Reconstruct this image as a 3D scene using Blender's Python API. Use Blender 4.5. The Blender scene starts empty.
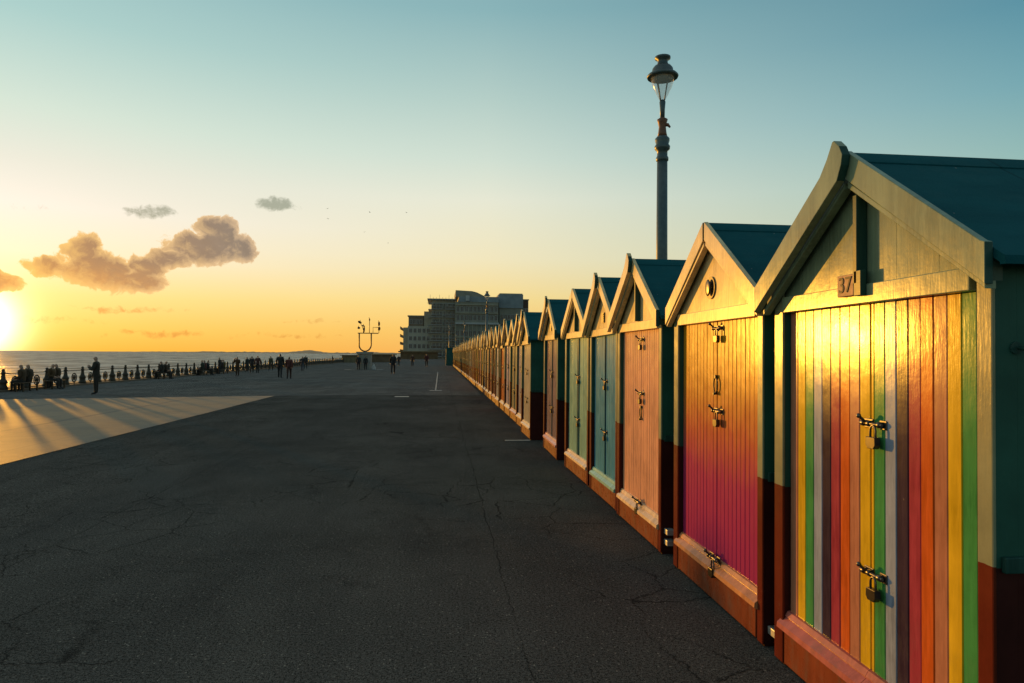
import bpy, bmesh, math, random
from mathutils import Vector, Matrix
rnd = random.Random(7)
R = math.radians
scene = bpy.context.scene
col = scene.collection

# ------------------------------------------------------------------ camera
CAM_H = 1.7
cam_data = bpy.data.cameras.new("camera")
cam_data.sensor_width = 36.0
cam_data.lens = 24.0
cam_data.clip_start = 0.05
cam_data.clip_end = 60000
cam = bpy.data.objects.new("camera", cam_data)
col.objects.link(cam)
yaw, pitch, roll = R(6.0), R(1.13), R(0.5)
fw = Vector((math.sin(yaw)*math.cos(pitch), math.cos(yaw)*math.cos(pitch), math.sin(pitch)))
r0 = Vector((math.cos(yaw), -math.sin(yaw), 0))
u0 = r0.cross(fw)
rv = r0*math.cos(roll) + u0*math.sin(roll)
uv = u0*math.cos(roll) - r0*math.sin(roll)
m = Matrix((rv, uv, -fw)).transposed().to_4x4()
m.translation = Vector((0, 0, CAM_H))
cam.matrix_world = m
scene.camera = cam

# ------------------------------------------------------------------ exposure
scene.view_settings.view_transform = 'Standard'
scene.view_settings.look = 'None'
scene.view_settings.gamma = 1
scene.view_settings.use_curve_mapping = False
scene.view_settings.exposure = 0.0
scene.cycles.max_bounces = 6
scene.cycles.sample_clamp_indirect = 6
scene.cycles.use_denoising = True

# ------------------------------------------------------------------ sun
SUN_AZ, SUN_EL = -32.2, 1.8
sun_dir = Vector((math.sin(R(SUN_AZ))*math.cos(R(SUN_EL)), math.cos(R(SUN_AZ))*math.cos(R(SUN_EL)), math.sin(R(SUN_EL))))
sd = bpy.data.lights.new("sun", 'SUN')
sd.energy = 3.3
sd.angle = R(0.6)
sd.color = (1.0, 0.44, 0.045)
so = bpy.data.objects.new("sun", sd)
col.objects.link(so)
so.rotation_euler = sun_dir.to_track_quat('Z', 'Y').to_euler()


def lin(r, g, b):
    def f(c):
        c /= 255.0
        return c/12.92 if c <= .04045 else ((c+.055)/1.055)**2.4
    return (f(r), f(g), f(b), 1.0)


# ------------------------------------------------------------------ sky
world = bpy.data.worlds.new("World")
scene.world = world
world.use_nodes = True
wt = world.node_tree
wt.nodes.clear()


class NT:
    """small helper for writing node graphs"""
    def __init__(self, tree):
        self.t = tree

    def n(self, kind, **kw):
        nd = self.t.nodes.new(kind)
        for k, v in kw.items():
            setattr(nd, k, v)
        return nd

    def link(self, a, b):
        self.t.links.new(a, b)

    def put(self, sock, v):
        if hasattr(v, 'is_linked') or isinstance(v, bpy.types.NodeSocket):
            self.link(v, sock)
        else:
            sock.default_value = v

    def math(self, op, a, b=None, c=None, clamp=False):
        nd = self.n('ShaderNodeMath', operation=op, use_clamp=clamp)
        self.put(nd.inputs[0], a)
        if b is not None:
            self.put(nd.inputs[1], b)
        if c is not None:
            self.put(nd.inputs[2], c)
        return nd.outputs[0]

    def vmath(self, op, a, b=None, out=0):
        nd = self.n('ShaderNodeVectorMath', operation=op)
        self.put(nd.inputs[0], a)
        if b is not None:
            self.put(nd.inputs[1], b)
        return nd.outputs[out]

    def mix(self, f, a, b, blend='MIX'):
        nd = self.n('ShaderNodeMix', data_type='RGBA', blend_type=blend)
        self.put(nd.inputs[0], f)
        self.put(nd.inputs[6], a)
        self.put(nd.inputs[7], b)
        return nd.outputs[2]

    def maprange(self, v, a, b, c=0.0, d=1.0, smooth=False):
        nd = self.n('ShaderNodeMapRange')
        nd.interpolation_type = 'SMOOTHSTEP' if smooth else 'LINEAR'
        self.put(nd.inputs[0], v)
        for i, x in enumerate((a, b, c, d)):
            self.put(nd.inputs[i+1], x)
        return nd.outputs[0]

    def ramp(self, f, stops, interp='LINEAR'):
        nd = self.n('ShaderNodeValToRGB')
        cr = nd.color_ramp
        cr.interpolation = interp
        while len(cr.elements) < len(stops):
            cr.elements.new(0.5)
        for e, (p, c) in zip(cr.elements, stops):
            e.position = p
            e.color = c
        self.link(f, nd.inputs[0])
        return nd.outputs[0]

    def noise(self, vec, scale, detail=4, rough=.55, dist=0.0, out=0):
        nd = self.n('ShaderNodeTexNoise')
        self.put(nd.inputs['Vector'], vec)
        nd.inputs['Scale'].default_value = scale
        nd.inputs['Detail'].default_value = detail
        nd.inputs['Roughness'].default_value = rough
        nd.inputs['Distortion'].default_value = dist
        return nd.outputs[out]

    def combine(self, x, y, z):
        nd = self.n('ShaderNodeCombineXYZ')
        for i, v in enumerate((x, y, z)):
            self.put(nd.inputs[i], v)
        return nd.outputs[0]


W = NT(wt)
tc = W.n('ShaderNodeTexCoord')
dirn = W.vmath('NORMALIZE', tc.outputs['Generated'])
sep = W.n('ShaderNodeSeparateXYZ')
W.link(dirn, sep.inputs[0])
dx, dy, dz = sep.outputs
el = W.math('MULTIPLY', W.math('ARCSINE', dz), 180/math.pi)
az = W.math('MULTIPLY', W.math('ARCTAN2', dx, dy), 180/math.pi)
elf = W.math('DIVIDE', el, 60.0, clamp=True)


def prof(l):
    return [(e/60.0, lin(*c)) for e, c in l]


p_sun = W.ramp(elf, prof([(0, (255, 188, 52)), (1.5, (255, 207, 92)), (4, (255, 227, 144)), (6.8, (251, 240, 208)), (10, (246, 242, 231)),
                          (13, (231, 234, 221)), (16.5, (212, 231, 217)), (22.5, (171, 210, 206)), (30, (142, 186, 192)), (45, (158, 175, 175)), (60, (160, 168, 165))]))
p_mid = W.ramp(elf, prof([(0, (252, 184, 98)), (2, (251, 201, 110)), (4.6, (249, 221, 145)), (8, (243, 232, 192)), (12.8, (233, 234, 214)),
                          (16, (210, 225, 212)), (20.6, (182, 208, 201)), (27, (138, 181, 186)), (35, (118, 162, 174)), (48, (140, 158, 162)), (60, (148, 158, 158))]))
p_far = W.ramp(elf, prof([(0, (215, 185, 140)), (4, (205, 198, 160)), (8, (180, 198, 178)), (12.8, (152, 190, 184)), (18, (118, 169, 179)),
                          (23, (90, 147, 165)), (30, (82, 128, 147)), (48, (125, 145, 152)), (60, (138, 150, 152))]))
dazz = W.math('ABSOLUTE', W.math('SUBTRACT', az, SUN_AZ))
dazz = W.math('MINIMUM', dazz, W.math('SUBTRACT', 360.0, dazz))
f1 = W.maprange(dazz, 0, 36)
f2 = W.maprange(dazz, 36, 76)
sky_c = W.mix(f2, W.mix(f1, p_sun, p_mid), p_far)
# the side of the sky away from the sun is duller
sky_c = W.mix(W.maprange(dazz, 76, 150), sky_c, (0.70, 0.78, 0.86, 1), 'MULTIPLY')

nish = W.n('ShaderNodeTexSky', sky_type='NISHITA')
nish.sun_disc = False
nish.sun_elevation = R(SUN_EL)
nish.sun_rotation = R(SUN_AZ)
nish.air_density = 1.2
nish.dust_density = 2.0
# glow round the sun
cosang = W.vmath('DOT_PRODUCT', dirn, tuple(sun_dir), out=1)
ang = W.math('MULTIPLY', W.math('ARCCOSINE', W.math('MINIMUM', cosang, 1.0)), 180/math.pi)
g1 = W.math('EXPONENT', W.math('MULTIPLY', W.math('POWER', W.math('DIVIDE', ang, 2.0), 2.0), -1.0))
g2 = W.math('EXPONENT', W.math('MULTIPLY', W.math('DIVIDE', ang, 3.2), -1.0))

# clouds: soft blobs placed by azimuth and elevation, broken up with noise
pv = W.combine(az, el, 0.0)
warp = W.noise(pv, 0.45, 3, .6, out=1)
warp = W.vmath('MULTIPLY', W.vmath('SUBTRACT', warp, (.5, .5, .5)), (2.0, 1.3, 0))
pw = W.vmath('ADD', pv, warp)


def blobs(vec, lst):
    out = None
    for (a, e, ra, re, s) in lst:
        d = W.vmath('MULTIPLY', W.vmath('SUBTRACT', vec, (a, e, 0)), (1/ra, 1/re, 0))
        v = W.math('MULTIPLY_ADD', W.vmath('DOT_PRODUCT', d, d, out=1), -s, s)
        out = v if out is None else W.math('MAXIMUM', out, v)
    return W.math('MAXIMUM', out, -1.5)


CL = [(-25.4, 5.85, 3.1, 1.35, 1.0), (-26.2, 7.2, 1.3, 1.2, .9), (-28.2, 5.9, 1.6, .75, .8), (-23.4, 5.2, 2.7, 1.1, 1.0), (-22.4, 6.3, 1.8, .9, .9), (-20.8, 7.0, 1.6, .9, .9),
      (-18.6, 7.9, 2.9, 1.25, 1.05), (-17.4, 9.2, 1.5, 1.5, 1.05), (-16.0, 8.1, 1.6, 1.25, 1.0), (-31.2, 4.5, 1.6, .8, .95), (-33.8, 4.6, 2.5, .9, .9)]
WISP = [(-22.2, 10.3, 2.0, .7, .5), (-13.2, 11.6, 1.9, .65, .55), (-23.5, 3.15, 4.2, .28, .3), (-21.0, 1.35, 4.5, .32, .32), (-28.0, 2.2, 4, .3, .2),
        (-10.5, 2.6, 2.2, .2, .2), (-12, 1.4, 5, .22, .2), (-29.5, 9.7, 1.2, .3, .15)]


def field(vec):
    b = blobs(vec, CL)
    nz = W.noise(vec, 0.9, 12, .68, .2)
    d1 = W.math('ADD', b, W.math('MULTIPLY_ADD', nz, 1.9, -0.84))
    return d1


den = field(pw)
den_s = field(W.vmath('ADD', pw, (-0.55, -0.30, 0)))
wis = W.math('ADD', blobs(pw, WISP), W.math('MULTIPLY_ADD', W.noise(pw, 1.3, 8, .65), 1.3, -0.72))
alpha = W.maprange(den, 0.04, 0.30, smooth=True)
alpha_w = W.maprange(wis, 0.0, 0.45, 0, .85, smooth=True)
thick = W.maprange(den, 0.10, 0.85)
rim = W.maprange(W.math('SUBTRACT', den, den_s), 0.0, 0.8, smooth=True)
warm = W.maprange(az, -29, -16.0)
low = W.maprange(el, 4.2, 8.5)
body = W.mix(warm, lin(226, 160, 84), lin(150, 122, 104))
body = W.mix(W.maprange(el, 4.4, 6.6), body, W.mix(warm, lin(158, 120, 88), lin(120, 111, 104)))
body = W.mix(W.math('MULTIPLY', W.maprange(W.noise(pw, 1.4, 6, .6), .35, .7), .6), body, W.mix(warm, lin(136, 106, 84), lin(136, 125, 116)))
lightc = W.mix(warm, lin(255, 208, 120), lin(238, 202, 156))
cl_c = W.mix(W.math('MULTIPLY', thick, .95), lightc, body)
cl_c = W.mix(W.math('MULTIPLY', rim, .5), cl_c, W.mix(warm, lin(255, 205, 110), lin(232, 196, 146)))
wisp_c = W.mix(W.maprange(el, 2, 9), lin(226, 156, 72), lin(150, 158, 140))

glow = W.mix(g2, (0, 0, 0, 1), (0.65, 0.46, 0.18, 1))
sky_c = W.mix(1.0, sky_c, glow, 'ADD')
sky_c = W.mix(alpha_w, sky_c, wisp_c)
sky_c = W.mix(W.math('MULTIPLY', alpha, .97), sky_c, cl_c)
core = W.mix(W.math('MULTIPLY', g1, W.math('SUBTRACT', 1.0, W.math('MULTIPLY', alpha, .9))), (0, 0, 0, 1), (3.4, 2.8, 1.9, 1))
sky_c = W.mix(1.0, sky_c, core, 'ADD')
SKY_K = 0.96
bgc = W.mix(1.0, W.vmath('SCALE', sky_c), W.vmath('SCALE', nish.outputs[0]), 'ADD')
for nd in wt.nodes:
    if nd.bl_idname == 'ShaderNodeVectorMath' and nd.operation == 'SCALE':
        src = nd.inputs[0].links[0].from_node
        nd.inputs['Scale'].default_value = 0.12 if src == nish else SKY_K*10
bg = W.n('ShaderNodeBackground')
bg.inputs[1].default_value = 0.1
W.link(bgc, bg.inputs[0])
wo = W.n('ShaderNodeOutputWorld')
W.link(bg.outputs[0], wo.inputs[0])


# ------------------------------------------------------------------ mesh helpers
class MB:
    def __init__(self):
        self.bm = bmesh.new()

    def poly_prism(self, pts, axis, a, b, mat=0):
        """extrude polygon of (u,v) along axis from a to b; axis 'x': (u,v)=(y,z); 'y': (x,z); 'z': (x,y)"""
        def P(u, v, w):
            return (w, u, v) if axis == 'x' else ((u, w, v) if axis == 'y' else (u, v, w))
        va = [self.bm.verts.new(P(u, v, a)) for u, v in pts]
        vb = [self.bm.verts.new(P(u, v, b)) for u, v in pts]
        fs = []
        n = len(pts)
        for i in range(n):
            j = (i+1) % n
            fs.append(self.bm.faces.new((va[i], va[j], vb[j], vb[i])))
        fs.append(self.bm.faces.new(va[::-1]))
        fs.append(self.bm.faces.new(vb))
        for f in fs:
            f.material_index = mat
        return va+vb

    def box(self, x0, x1, y0, y1, z0, z1, mat=0, bev=0.0):
        if bev > 0:
            c = bev
            pts = [(y0+c, z0), (y1-c, z0), (y1, z0+c), (y1, z1-c), (y1-c, z1), (y0+c, z1), (y0, z1-c), (y0, z0+c)]
            return self.poly_prism(pts, 'x', x0, x1, mat)
        return self.poly_prism([(y0, z0), (y1, z0), (y1, z1), (y0, z1)], 'x', x0, x1, mat)

    def lathe(self, prof, n=16, c=(0, 0, 0), mat=0, smooth=True, axis='z', sx=1, sy=1):
        rings = []
        for r, z in prof:
            ring = []
            for i in range(n):
                a = 2*math.pi*i/n
                p = (r*math.cos(a)*sx, r*math.sin(a)*sy, z)
                if axis == 'x':
                    p = (p[2], p[0], p[1])
                if axis == 'y':
                    p = (p[0], p[2], p[1])
                ring.append(self.bm.verts.new((p[0]+c[0], p[1]+c[1], p[2]+c[2])))
            rings.append(ring)
        for k in range(len(rings)-1):
            for i in range(n):
                j = (i+1) % n
                f = self.bm.faces.new((rings[k][i], rings[k][j], rings[k+1][j], rings[k+1][i]))
                f.smooth = smooth
                f.material_index = mat
        for ring in (rings[0][::-1], rings[-1]):
            f = self.bm.faces.new(ring)
            f.material_index = mat

    def tube(self, pts, r, n=8, mat=0, closed=False):
        pts = [Vector(p) for p in pts]
        rs = r if isinstance(r, (list, tuple)) else [r]*len(pts)
        rings = []
        N = len(pts)
        ref = None
        for k, p in enumerate(pts):
            if closed:
                t = pts[(k+1) % N]-pts[k-1]
            else:
                t = pts[min(k+1, N-1)]-pts[max(k-1, 0)]
            t.normalize()
            if ref is None:
                ref = Vector((0, 0, 1)) if abs(t.z) < .9 else Vector((1, 0, 0))
            a = (ref - t*ref.dot(t))
            if a.length < 1e-4:
                a = t.orthogonal()
            a.normalize()
            ref = a
            b = t.cross(a)
            rings.append([self.bm.verts.new(p+(a*math.cos(2*math.pi*i/n)+b*math.sin(2*math.pi*i/n))*rs[k]) for i in range(n)])
        rng = range(N) if closed else range(N-1)
        for k in rng:
            for i in range(n):
                j = (i+1) % n
                f = self.bm.faces.new((rings[k][i], rings[k][j], rings[(k+1) % N][j], rings[(k+1) % N][i]))
                f.smooth = True
                f.material_index = mat
        if not closed:
            for ring in (rings[0][::-1], rings[-1]):
                self.bm.faces.new(ring).material_index = mat

    def ellipsoid(self, c, rx, ry, rz, n=12, k=8, mat=0):
        prof = []
        for i in range(k+1):
            a = -math.pi/2 + math.pi*i/k
            prof.append((max(1e-3, math.cos(a)), math.sin(a)))
        rings = []
        for r, z in prof:
            rings.append([self.bm.verts.new((c[0]+rx*r*math.cos(2*math.pi*i/n), c[1]+ry*r*math.sin(2*math.pi*i/n), c[2]+rz*z)) for i in range(n)])
        for q in range(k):
            for i in range(n):
                j = (i+1) % n
                f = self.bm.faces.new((rings[q][i], rings[q][j], rings[q+1][j], rings[q+1][i]))
                f.smooth = True
                f.material_index = mat

    def mesh(self, name, mats):
        bmesh.ops.recalc_face_normals(self.bm, faces=self.bm.faces[:])
        me = bpy.data.meshes.new(name)
        self.bm.to_mesh(me)
        self.bm.free()
        for mt in (mats if isinstance(mats, (list, tuple)) else [mats]):
            me.materials.append(mt)
        return me

    def build(self, name, mats, parent=None, loc=(0, 0, 0), rotz=0.0, bevel=0.0):
        o = bpy.data.objects.new(name, self.mesh(name, mats))
        col.objects.link(o)
        o.location = loc
        o.rotation_euler = (0, 0, rotz)
        if parent:
            o.parent = parent
        if bevel:
            md = o.modifiers.new("bevel", 'BEVEL')
            md.width = bevel
            md.segments = 2
            md.limit_method = 'ANGLE'
            md.angle_limit = R(40)
        return o


def thing(name, label, cat, loc=(0, 0, 0), rotz=0.0, group=None):
    o = bpy.data.objects.new(name, None)
    o.empty_display_size = .2
    col.objects.link(o)
    o.location = loc
    o.rotation_euler = (0, 0, rotz)
    return tag(o, label, cat, group)


def tag(o, label, cat, group=None):
    o['label'] = label
    o['category'] = cat
    if group:
        o['group'] = group
    return o


def struct(o):
    o['kind'] = 'structure'
    return o


def copy_tree(o, parent=None):
    c = o.copy()
    col.objects.link(c)
    if parent is not None:
        c.parent = parent
    for ch in list(o.children):
        copy_tree(ch, c)
    return c


# ------------------------------------------------------------------ materials
def base_mat(name):
    mt = bpy.data.materials.new(name)
    mt.use_nodes = True
    nt = mt.node_tree
    b = nt.nodes['Principled BSDF']
    return mt, NT(nt), b


def coords(N, kind='Object'):
    return N.n('ShaderNodeTexCoord').outputs[kind]


def paint(name, c, rough=.20, grain=1.0, wear=.12, coat=0.0, var=.19, spec=.15):
    """brushed gloss paint on boards: mottled colour, brush grain, small chips"""
    mt, N, b = base_mat(name)
    co = coords(N)
    mp = N.vmath('MULTIPLY', co, (1.0, 1.0, .12))
    n1 = N.noise(co, 2.3, 5, .6)
    n2 = N.noise(mp, 55, 4, .6)
    c4 = (*c, 1)
    dark = tuple(x*(1-var*1.5) for x in c)+(1,)
    lite = tuple(min(.95, x*(1+var)+.012) for x in c)+(1,)
    cc = N.mix(N.maprange(n1, .3, .7), dark, lite)
    cc = N.mix(N.math('MULTIPLY', N.maprange(n2, .42, .66), .7), cc, lite)
    # each board took the brush a little differently; splashes and dust near the ground
    bd = N.noise(N.vmath('MULTIPLY', co, (.3, 13, .25)), 1.0, 2, .5)
    cc = N.mix(1.0, cc, N.mix(N.maprange(bd, .3, .7), (.84, .84, .84, 1), (1.1, 1.1, 1.1, 1)), 'MULTIPLY')
    sz = N.n('ShaderNodeSeparateXYZ')
    N.link(co, sz.inputs[0])
    spl = N.math('MULTIPLY', N.maprange(N.noise(N.vmath('MULTIPLY', co, (1, 1, .5)), 11, 7, .75), .5, .66), N.maprange(sz.outputs[2], .75, .2))
    cc = N.mix(N.math('MULTIPLY', spl, .38), cc, (.16, .13, .10, 1))
    if wear:
        ch = N.noise(N.vmath('MULTIPLY', co, (1, 1, .45)), 26, 6, .7)
        ms = N.math('MULTIPLY', N.maprange(ch, .675, .72), N.maprange(N.noise(co, 3.1, 2), .42, .62))
        cc = N.mix(N.math('MULTIPLY', ms, wear*5), cc, (.34, .27, .19, 1))
    b.inputs['Specular IOR Level'].default_value = spec
    N.link(cc, b.inputs['Base Color'])
    rr = N.math('MULTIPLY_ADD', N.noise(co, 9, 4, .65), .14, rough-.07)
    N.link(rr, b.inputs['Roughness'])
    bp = N.n('ShaderNodeBump')
    bp.inputs['Strength'].default_value = .11*grain
    bp.inputs['Distance'].default_value = .004
    hh = N.math('ADD', n2, N.math('MULTIPLY', N.noise(co, 14, 3, .6), 1.2))
    N.link(hh, bp.inputs['Height'])
    N.link(bp.outputs[0], b.inputs['Normal'])
    if coat:
        b.inputs['Coat Weight'].default_value = coat
        b.inputs['Coat Roughness'].default_value = .22
    return mt


def split_paint(name, up, lo, zsplit, rough=.4):
    """two colours of paint meeting at a painted line"""
    mt = paint(name, (.5, .5, .5), rough)
    N = NT(mt.node_tree)
    b = mt.node_tree.nodes['Principled BSDF']
    co = coords(N)
    s = N.n('ShaderNodeSeparateXYZ')
    N.link(co, s.inputs[0])
    n1 = N.noise(co, 3.2, 5, .65)
    edge = N.math('MULTIPLY_ADD', N.noise(co, 18, 2), .008, zsplit-.004)
    f = N.math('GREATER_THAN', s.outputs[2], edge)
    a = N.mix(N.maprange(n1, .3, .7), (*[x*.78 for x in up], 1), (*[min(.9, x*1.15) for x in up], 1))
    d = N.mix(N.maprange(n1, .3, .7), (*[x*.7 for x in lo], 1), (*[min(.9, x*1.2) for x in lo], 1))
    cc = N.mix(f, d, a)
    # salt and grime splashed up from the ground, scuffs
    sc = N.math('MULTIPLY', N.maprange(N.noise(co, 20, 6, .7), .62, .72), N.maprange(s.outputs[2], .5, 0.0))
    cc = N.mix(N.math('MULTIPLY', sc, .5), cc, (.22, .18, .14, 1))
    N.link(cc, b.inputs['Base Color'])
    return mt


def plain(name, c, rough=.6, metal=0.0, var=.2, scale=8, bump=.0):
    mt, N, b = base_mat(name)
    co = coords(N)
    n1 = N.noise(co, scale, 5, .6)
    cc = N.mix(N.maprange(n1, .3, .7), (*[x*(1-var) for x in c], 1), (*[min(.95, x*(1+var)) for x in c], 1))
    N.link(cc, b.inputs['Base Color'])
    b.inputs['Roughness'].default_value = rough
    b.inputs['Metallic'].default_value = metal
    if bump:
        bp = N.n('ShaderNodeBump')
        bp.inputs['Strength'].default_value = bump
        bp.inputs['Distance'].default_value = .01
        N.link(N.noise(co, scale*4, 4), bp.inputs['Height'])
        N.link(bp.outputs[0], b.inputs['Normal'])
    return mt


# ground materials ----------------------------------------------------
def asphalt(name, tone=1.0, tint=(1, 1, 1), cracks=True):
    mt, N, b = base_mat(name)
    co = coords(N)
    fine = N.math('ADD', N.math('MULTIPLY', N.noise(co, 130, 4, .75), .6), N.math('MULTIPLY', N.noise(co, 55, 5, .75), .4))
    vor = N.n('ShaderNodeTexVoronoi', feature='F1')
    N.link(co, vor.inputs['Vector'])
    vor.inputs['Scale'].default_value = 62
    big = N.noise(co, .35, 6, .6)
    mid = N.noise(N.vmath('MULTIPLY', co, (1, .35, 1)), 1.7, 6, .65)

    def g(v):
        return (v*tone*tint[0], v*tone*tint[1], v*tone*tint[2], 1)
    cc = N.mix(N.maprange(fine, .43, .58), g(.010), g(.115))
    cc = N.mix(N.maprange(big, .35, .65), cc, N.mix(1.0, cc, (1.35, 1.35, 1.35, 1), 'MULTIPLY'))
    cc = N.mix(N.math('MULTIPLY', N.maprange(mid, .4, .62), .4), cc, N.mix(1.0, cc, (.62, .62, .64, 1), 'MULTIPLY'))
    trk = N.noise(N.vmath('MULTIPLY', co, (1, .06, 1)), .9, 5, .6)
    cc = N.mix(N.maprange(trk, .42, .62, 0, .28), cc, N.mix(1.0, cc, (1.5, 1.48, 1.42, 1), 'MULTIPLY'))
    sta = N.noise(N.vmath('ADD', co, (31, 5, 0)), 1.3, 7, .72)
    cc = N.mix(N.maprange(sta, .60, .72, 0, .6), cc, N.mix(1.0, cc, (.5, .5, .52, 1), 'MULTIPLY'))
    wr = N.noise(N.vmath('ADD', N.vmath('MULTIPLY', co, (1.3, 2.6, 1)), N.vmath('MULTIPLY', N.noise(co, 1.5, 4, .6, out=1), (1.2, 1.2, 0))), 1.6, 8, .78)
    wl = N.maprange(N.math('ABSOLUTE', N.math('SUBTRACT', wr, .5)), .0, .012, 1, 0)
    wl = N.math('MULTIPLY', wl, N.maprange(N.noise(N.vmath('ADD', co, (3, 11, 0)), .5, 3), .46, .6))
    cc = N.mix(N.math('MULTIPLY', wl, .6), cc, (.008, .008, .008, 1))
    chips = N.n('ShaderNodeSeparateColor')
    N.link(vor.outputs['Color'], chips.inputs[0])
    lit = N.math('MULTIPLY', N.math('GREATER_THAN', chips.outputs[0], .972), N.math('LESS_THAN', vor.outputs['Distance'], .36))
    cc = N.mix(N.math('MULTIPLY', lit, .75), cc, (.32, .30, .25, 1))
    h = N.math('ADD', fine, N.math('MULTIPLY', N.math('SUBTRACT', 1.0, vor.outputs['Distance']), .6))
    h = N.math('ADD', h, N.math('MULTIPLY', N.noise(co, 7, 4, .6), .3))
    if cracks:
        w = N.vmath('MULTIPLY', N.vmath('SUBTRACT', N.noise(co, 2.2, 6, .7, out=1), (.5, .5, .5)), (.7, .7, 0))
        cw = N.vmath('ADD', co, w)
        cr = N.n('ShaderNodeTexVoronoi', feature='DISTANCE_TO_EDGE')
        N.link(cw, cr.inputs['Vector'])
        cr.inputs['Scale'].default_value = .42
        msk = N.maprange(N.noise(co, .55, 3), .5, .6)
        crk = N.math('MULTIPLY', N.maprange(cr.outputs['Distance'], .001, .005, .9, 0), msk)
        cr2 = N.n('ShaderNodeTexVoronoi', feature='DISTANCE_TO_EDGE')
        N.link(N.vmath('ADD', co, N.vmath('SCALE', w)), cr2.inputs['Vector'])
        cr2.inputs['Scale'].default_value = 1.5
        msk2 = N.maprange(N.noise(N.vmath('ADD', co, (7, 3, 0)), .4, 3), .48, .56)
        crk2 = N.math('MULTIPLY', N.maprange(cr2.outputs['Distance'], .003, .014, .9, 0), msk2)
        crk = N.math('MAXIMUM', crk, crk2)
        # the long laying joints between strips of asphalt
        s = N.n('ShaderNodeSeparateXYZ')
        N.link(co, s.inputs[0])
        wob = N.math('MULTIPLY_ADD', N.noise(co, 1.1, 5, .7), .16, -.08)
        for x in (.5, -3.35, -9.2, -14.0):
            dd = N.math('ABSOLUTE', N.math('SUBTRACT', N.math('ADD', s.outputs[0], wob), x))
            sm = N.math('MULTIPLY', N.maprange(dd, .001, .008, .9, 0), N.maprange(N.noise(co, .9, 3), .36, .5, .25, 1))
            crk = N.math('MAXIMUM', crk, sm)
        cc = N.mix(N.math('MULTIPLY', crk, .68), cc, (.006, .006, .006, 1))
        h = N.math('SUBTRACT', h, N.math('MULTIPLY', crk, 1.0))
    N.link(cc, b.inputs['Base Color'])
    b.inputs['Roughness'].default_value = .9
    b.inputs['Specular IOR Level'].default_value = .0
    bp = N.n('ShaderNodeBump')
    bp.inputs['Strength'].default_value = .32
    bp.inputs['Distance'].default_value = .004
    N.link(h, bp.inputs['Height'])
    N.link(bp.outputs[0], b.inputs['Normal'])
    return mt


def fix_scale_nodes(mt, v):
    for nd in mt.node_tree.nodes:
        if nd.bl_idname == 'ShaderNodeVectorMath' and nd.operation == 'SCALE':
            nd.inputs['Scale'].default_value = v


M_asphalt = asphalt("asphalt", 1.18, (1.05, 1.02, .92))
fix_scale_nodes(M_asphalt, .4)
M_asphalt2 = asphalt("worn_asphalt", 1.95, (1.05, 1.0, .92))
fix_scale_nodes(M_asphalt2, .4)


def concrete():
    mt, N, b = base_mat("pale_concrete")
    co = coords(N)
    n1 = N.noise(co, .6, 6, .65)
    n2 = N.noise(co, 40, 4, .65)
    cc = N.mix(N.maprange(n1, .3, .7), (.175, .115, .06, 1), (.275, .185, .10, 1))
    cc = N.mix(N.math('MULTIPLY', N.maprange(n2, .35, .7), .35), cc, (.22, .15, .085, 1))
    br = N.n('ShaderNodeTexBrick')
    N.link(co, br.inputs['Vector'])
    br.inputs['Scale'].default_value = 1.0
    br.inputs['Mortar Size'].default_value = .012
    br.inputs['Brick Width'].default_value = 3.0
    br.inputs['Row Height'].default_value = 3.0
    br.inputs['Mortar'].default_value = (.5, .5, .5, 1)
    br.inputs['Color1'].default_value = (1, 1, 1, 1)
    br.inputs['Color2'].default_value = (.88, .88, .88, 1)
    cc = N.mix(1.0, cc, br.outputs[0], 'MULTIPLY')
    s9 = N.n('ShaderNodeSeparateXYZ')
    N.link(co, s9.inputs[0])
    jw = N.math('MULTIPLY_ADD', N.noise(co, 2.0, 5, .7), .12, -.06)
    for x in (-9.6, -13.4):
        dj = N.math('ABSOLUTE', N.math('SUBTRACT', N.math('ADD', s9.outputs[0], jw), x))
        cc = N.mix(N.maprange(dj, .03, .14, .65, 0), cc, (.05, .04, .032, 1))
    s_ = N.n('ShaderNodeSeparateXYZ')
    N.link(co, s_.inputs[0])
    wn = N.noise(co, 1.4, 7, .72)
    ex = N.maprange(N.math('ADD', s_.outputs[0], N.math('MULTIPLY_ADD', wn, 1.4, -.7)), -7.5, -6.65)
    ey = N.maprange(N.math('ADD', s_.outputs[1], N.math('MULTIPLY_ADD', wn, 9.0, -4.5)), 22.0, 28.6)
    st_ = N.maprange(N.noise(N.vmath('MULTIPLY', co, (.5, 1, 1)), .8, 7, .7), .48, .66, 0, .55)
    dirt = N.math('MAXIMUM', N.math('MAXIMUM', N.math('POWER', ex, 1.5), N.math('MULTIPLY', N.math('POWER', ey, 1.5), .75)), st_)
    cc = N.mix(dirt, cc, (.105, .088, .066, 1))
    N.link(cc, b.inputs['Base Color'])
    b.inputs['Roughness'].default_value = .7
    bp = N.n('ShaderNodeBump')
    bp.inputs['Strength'].default_value = .4
    bp.inputs['Distance'].default_value = .004
    N.link(n2, bp.inputs['Height'])
    N.link(bp.outputs[0], b.inputs['Normal'])
    return mt


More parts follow.
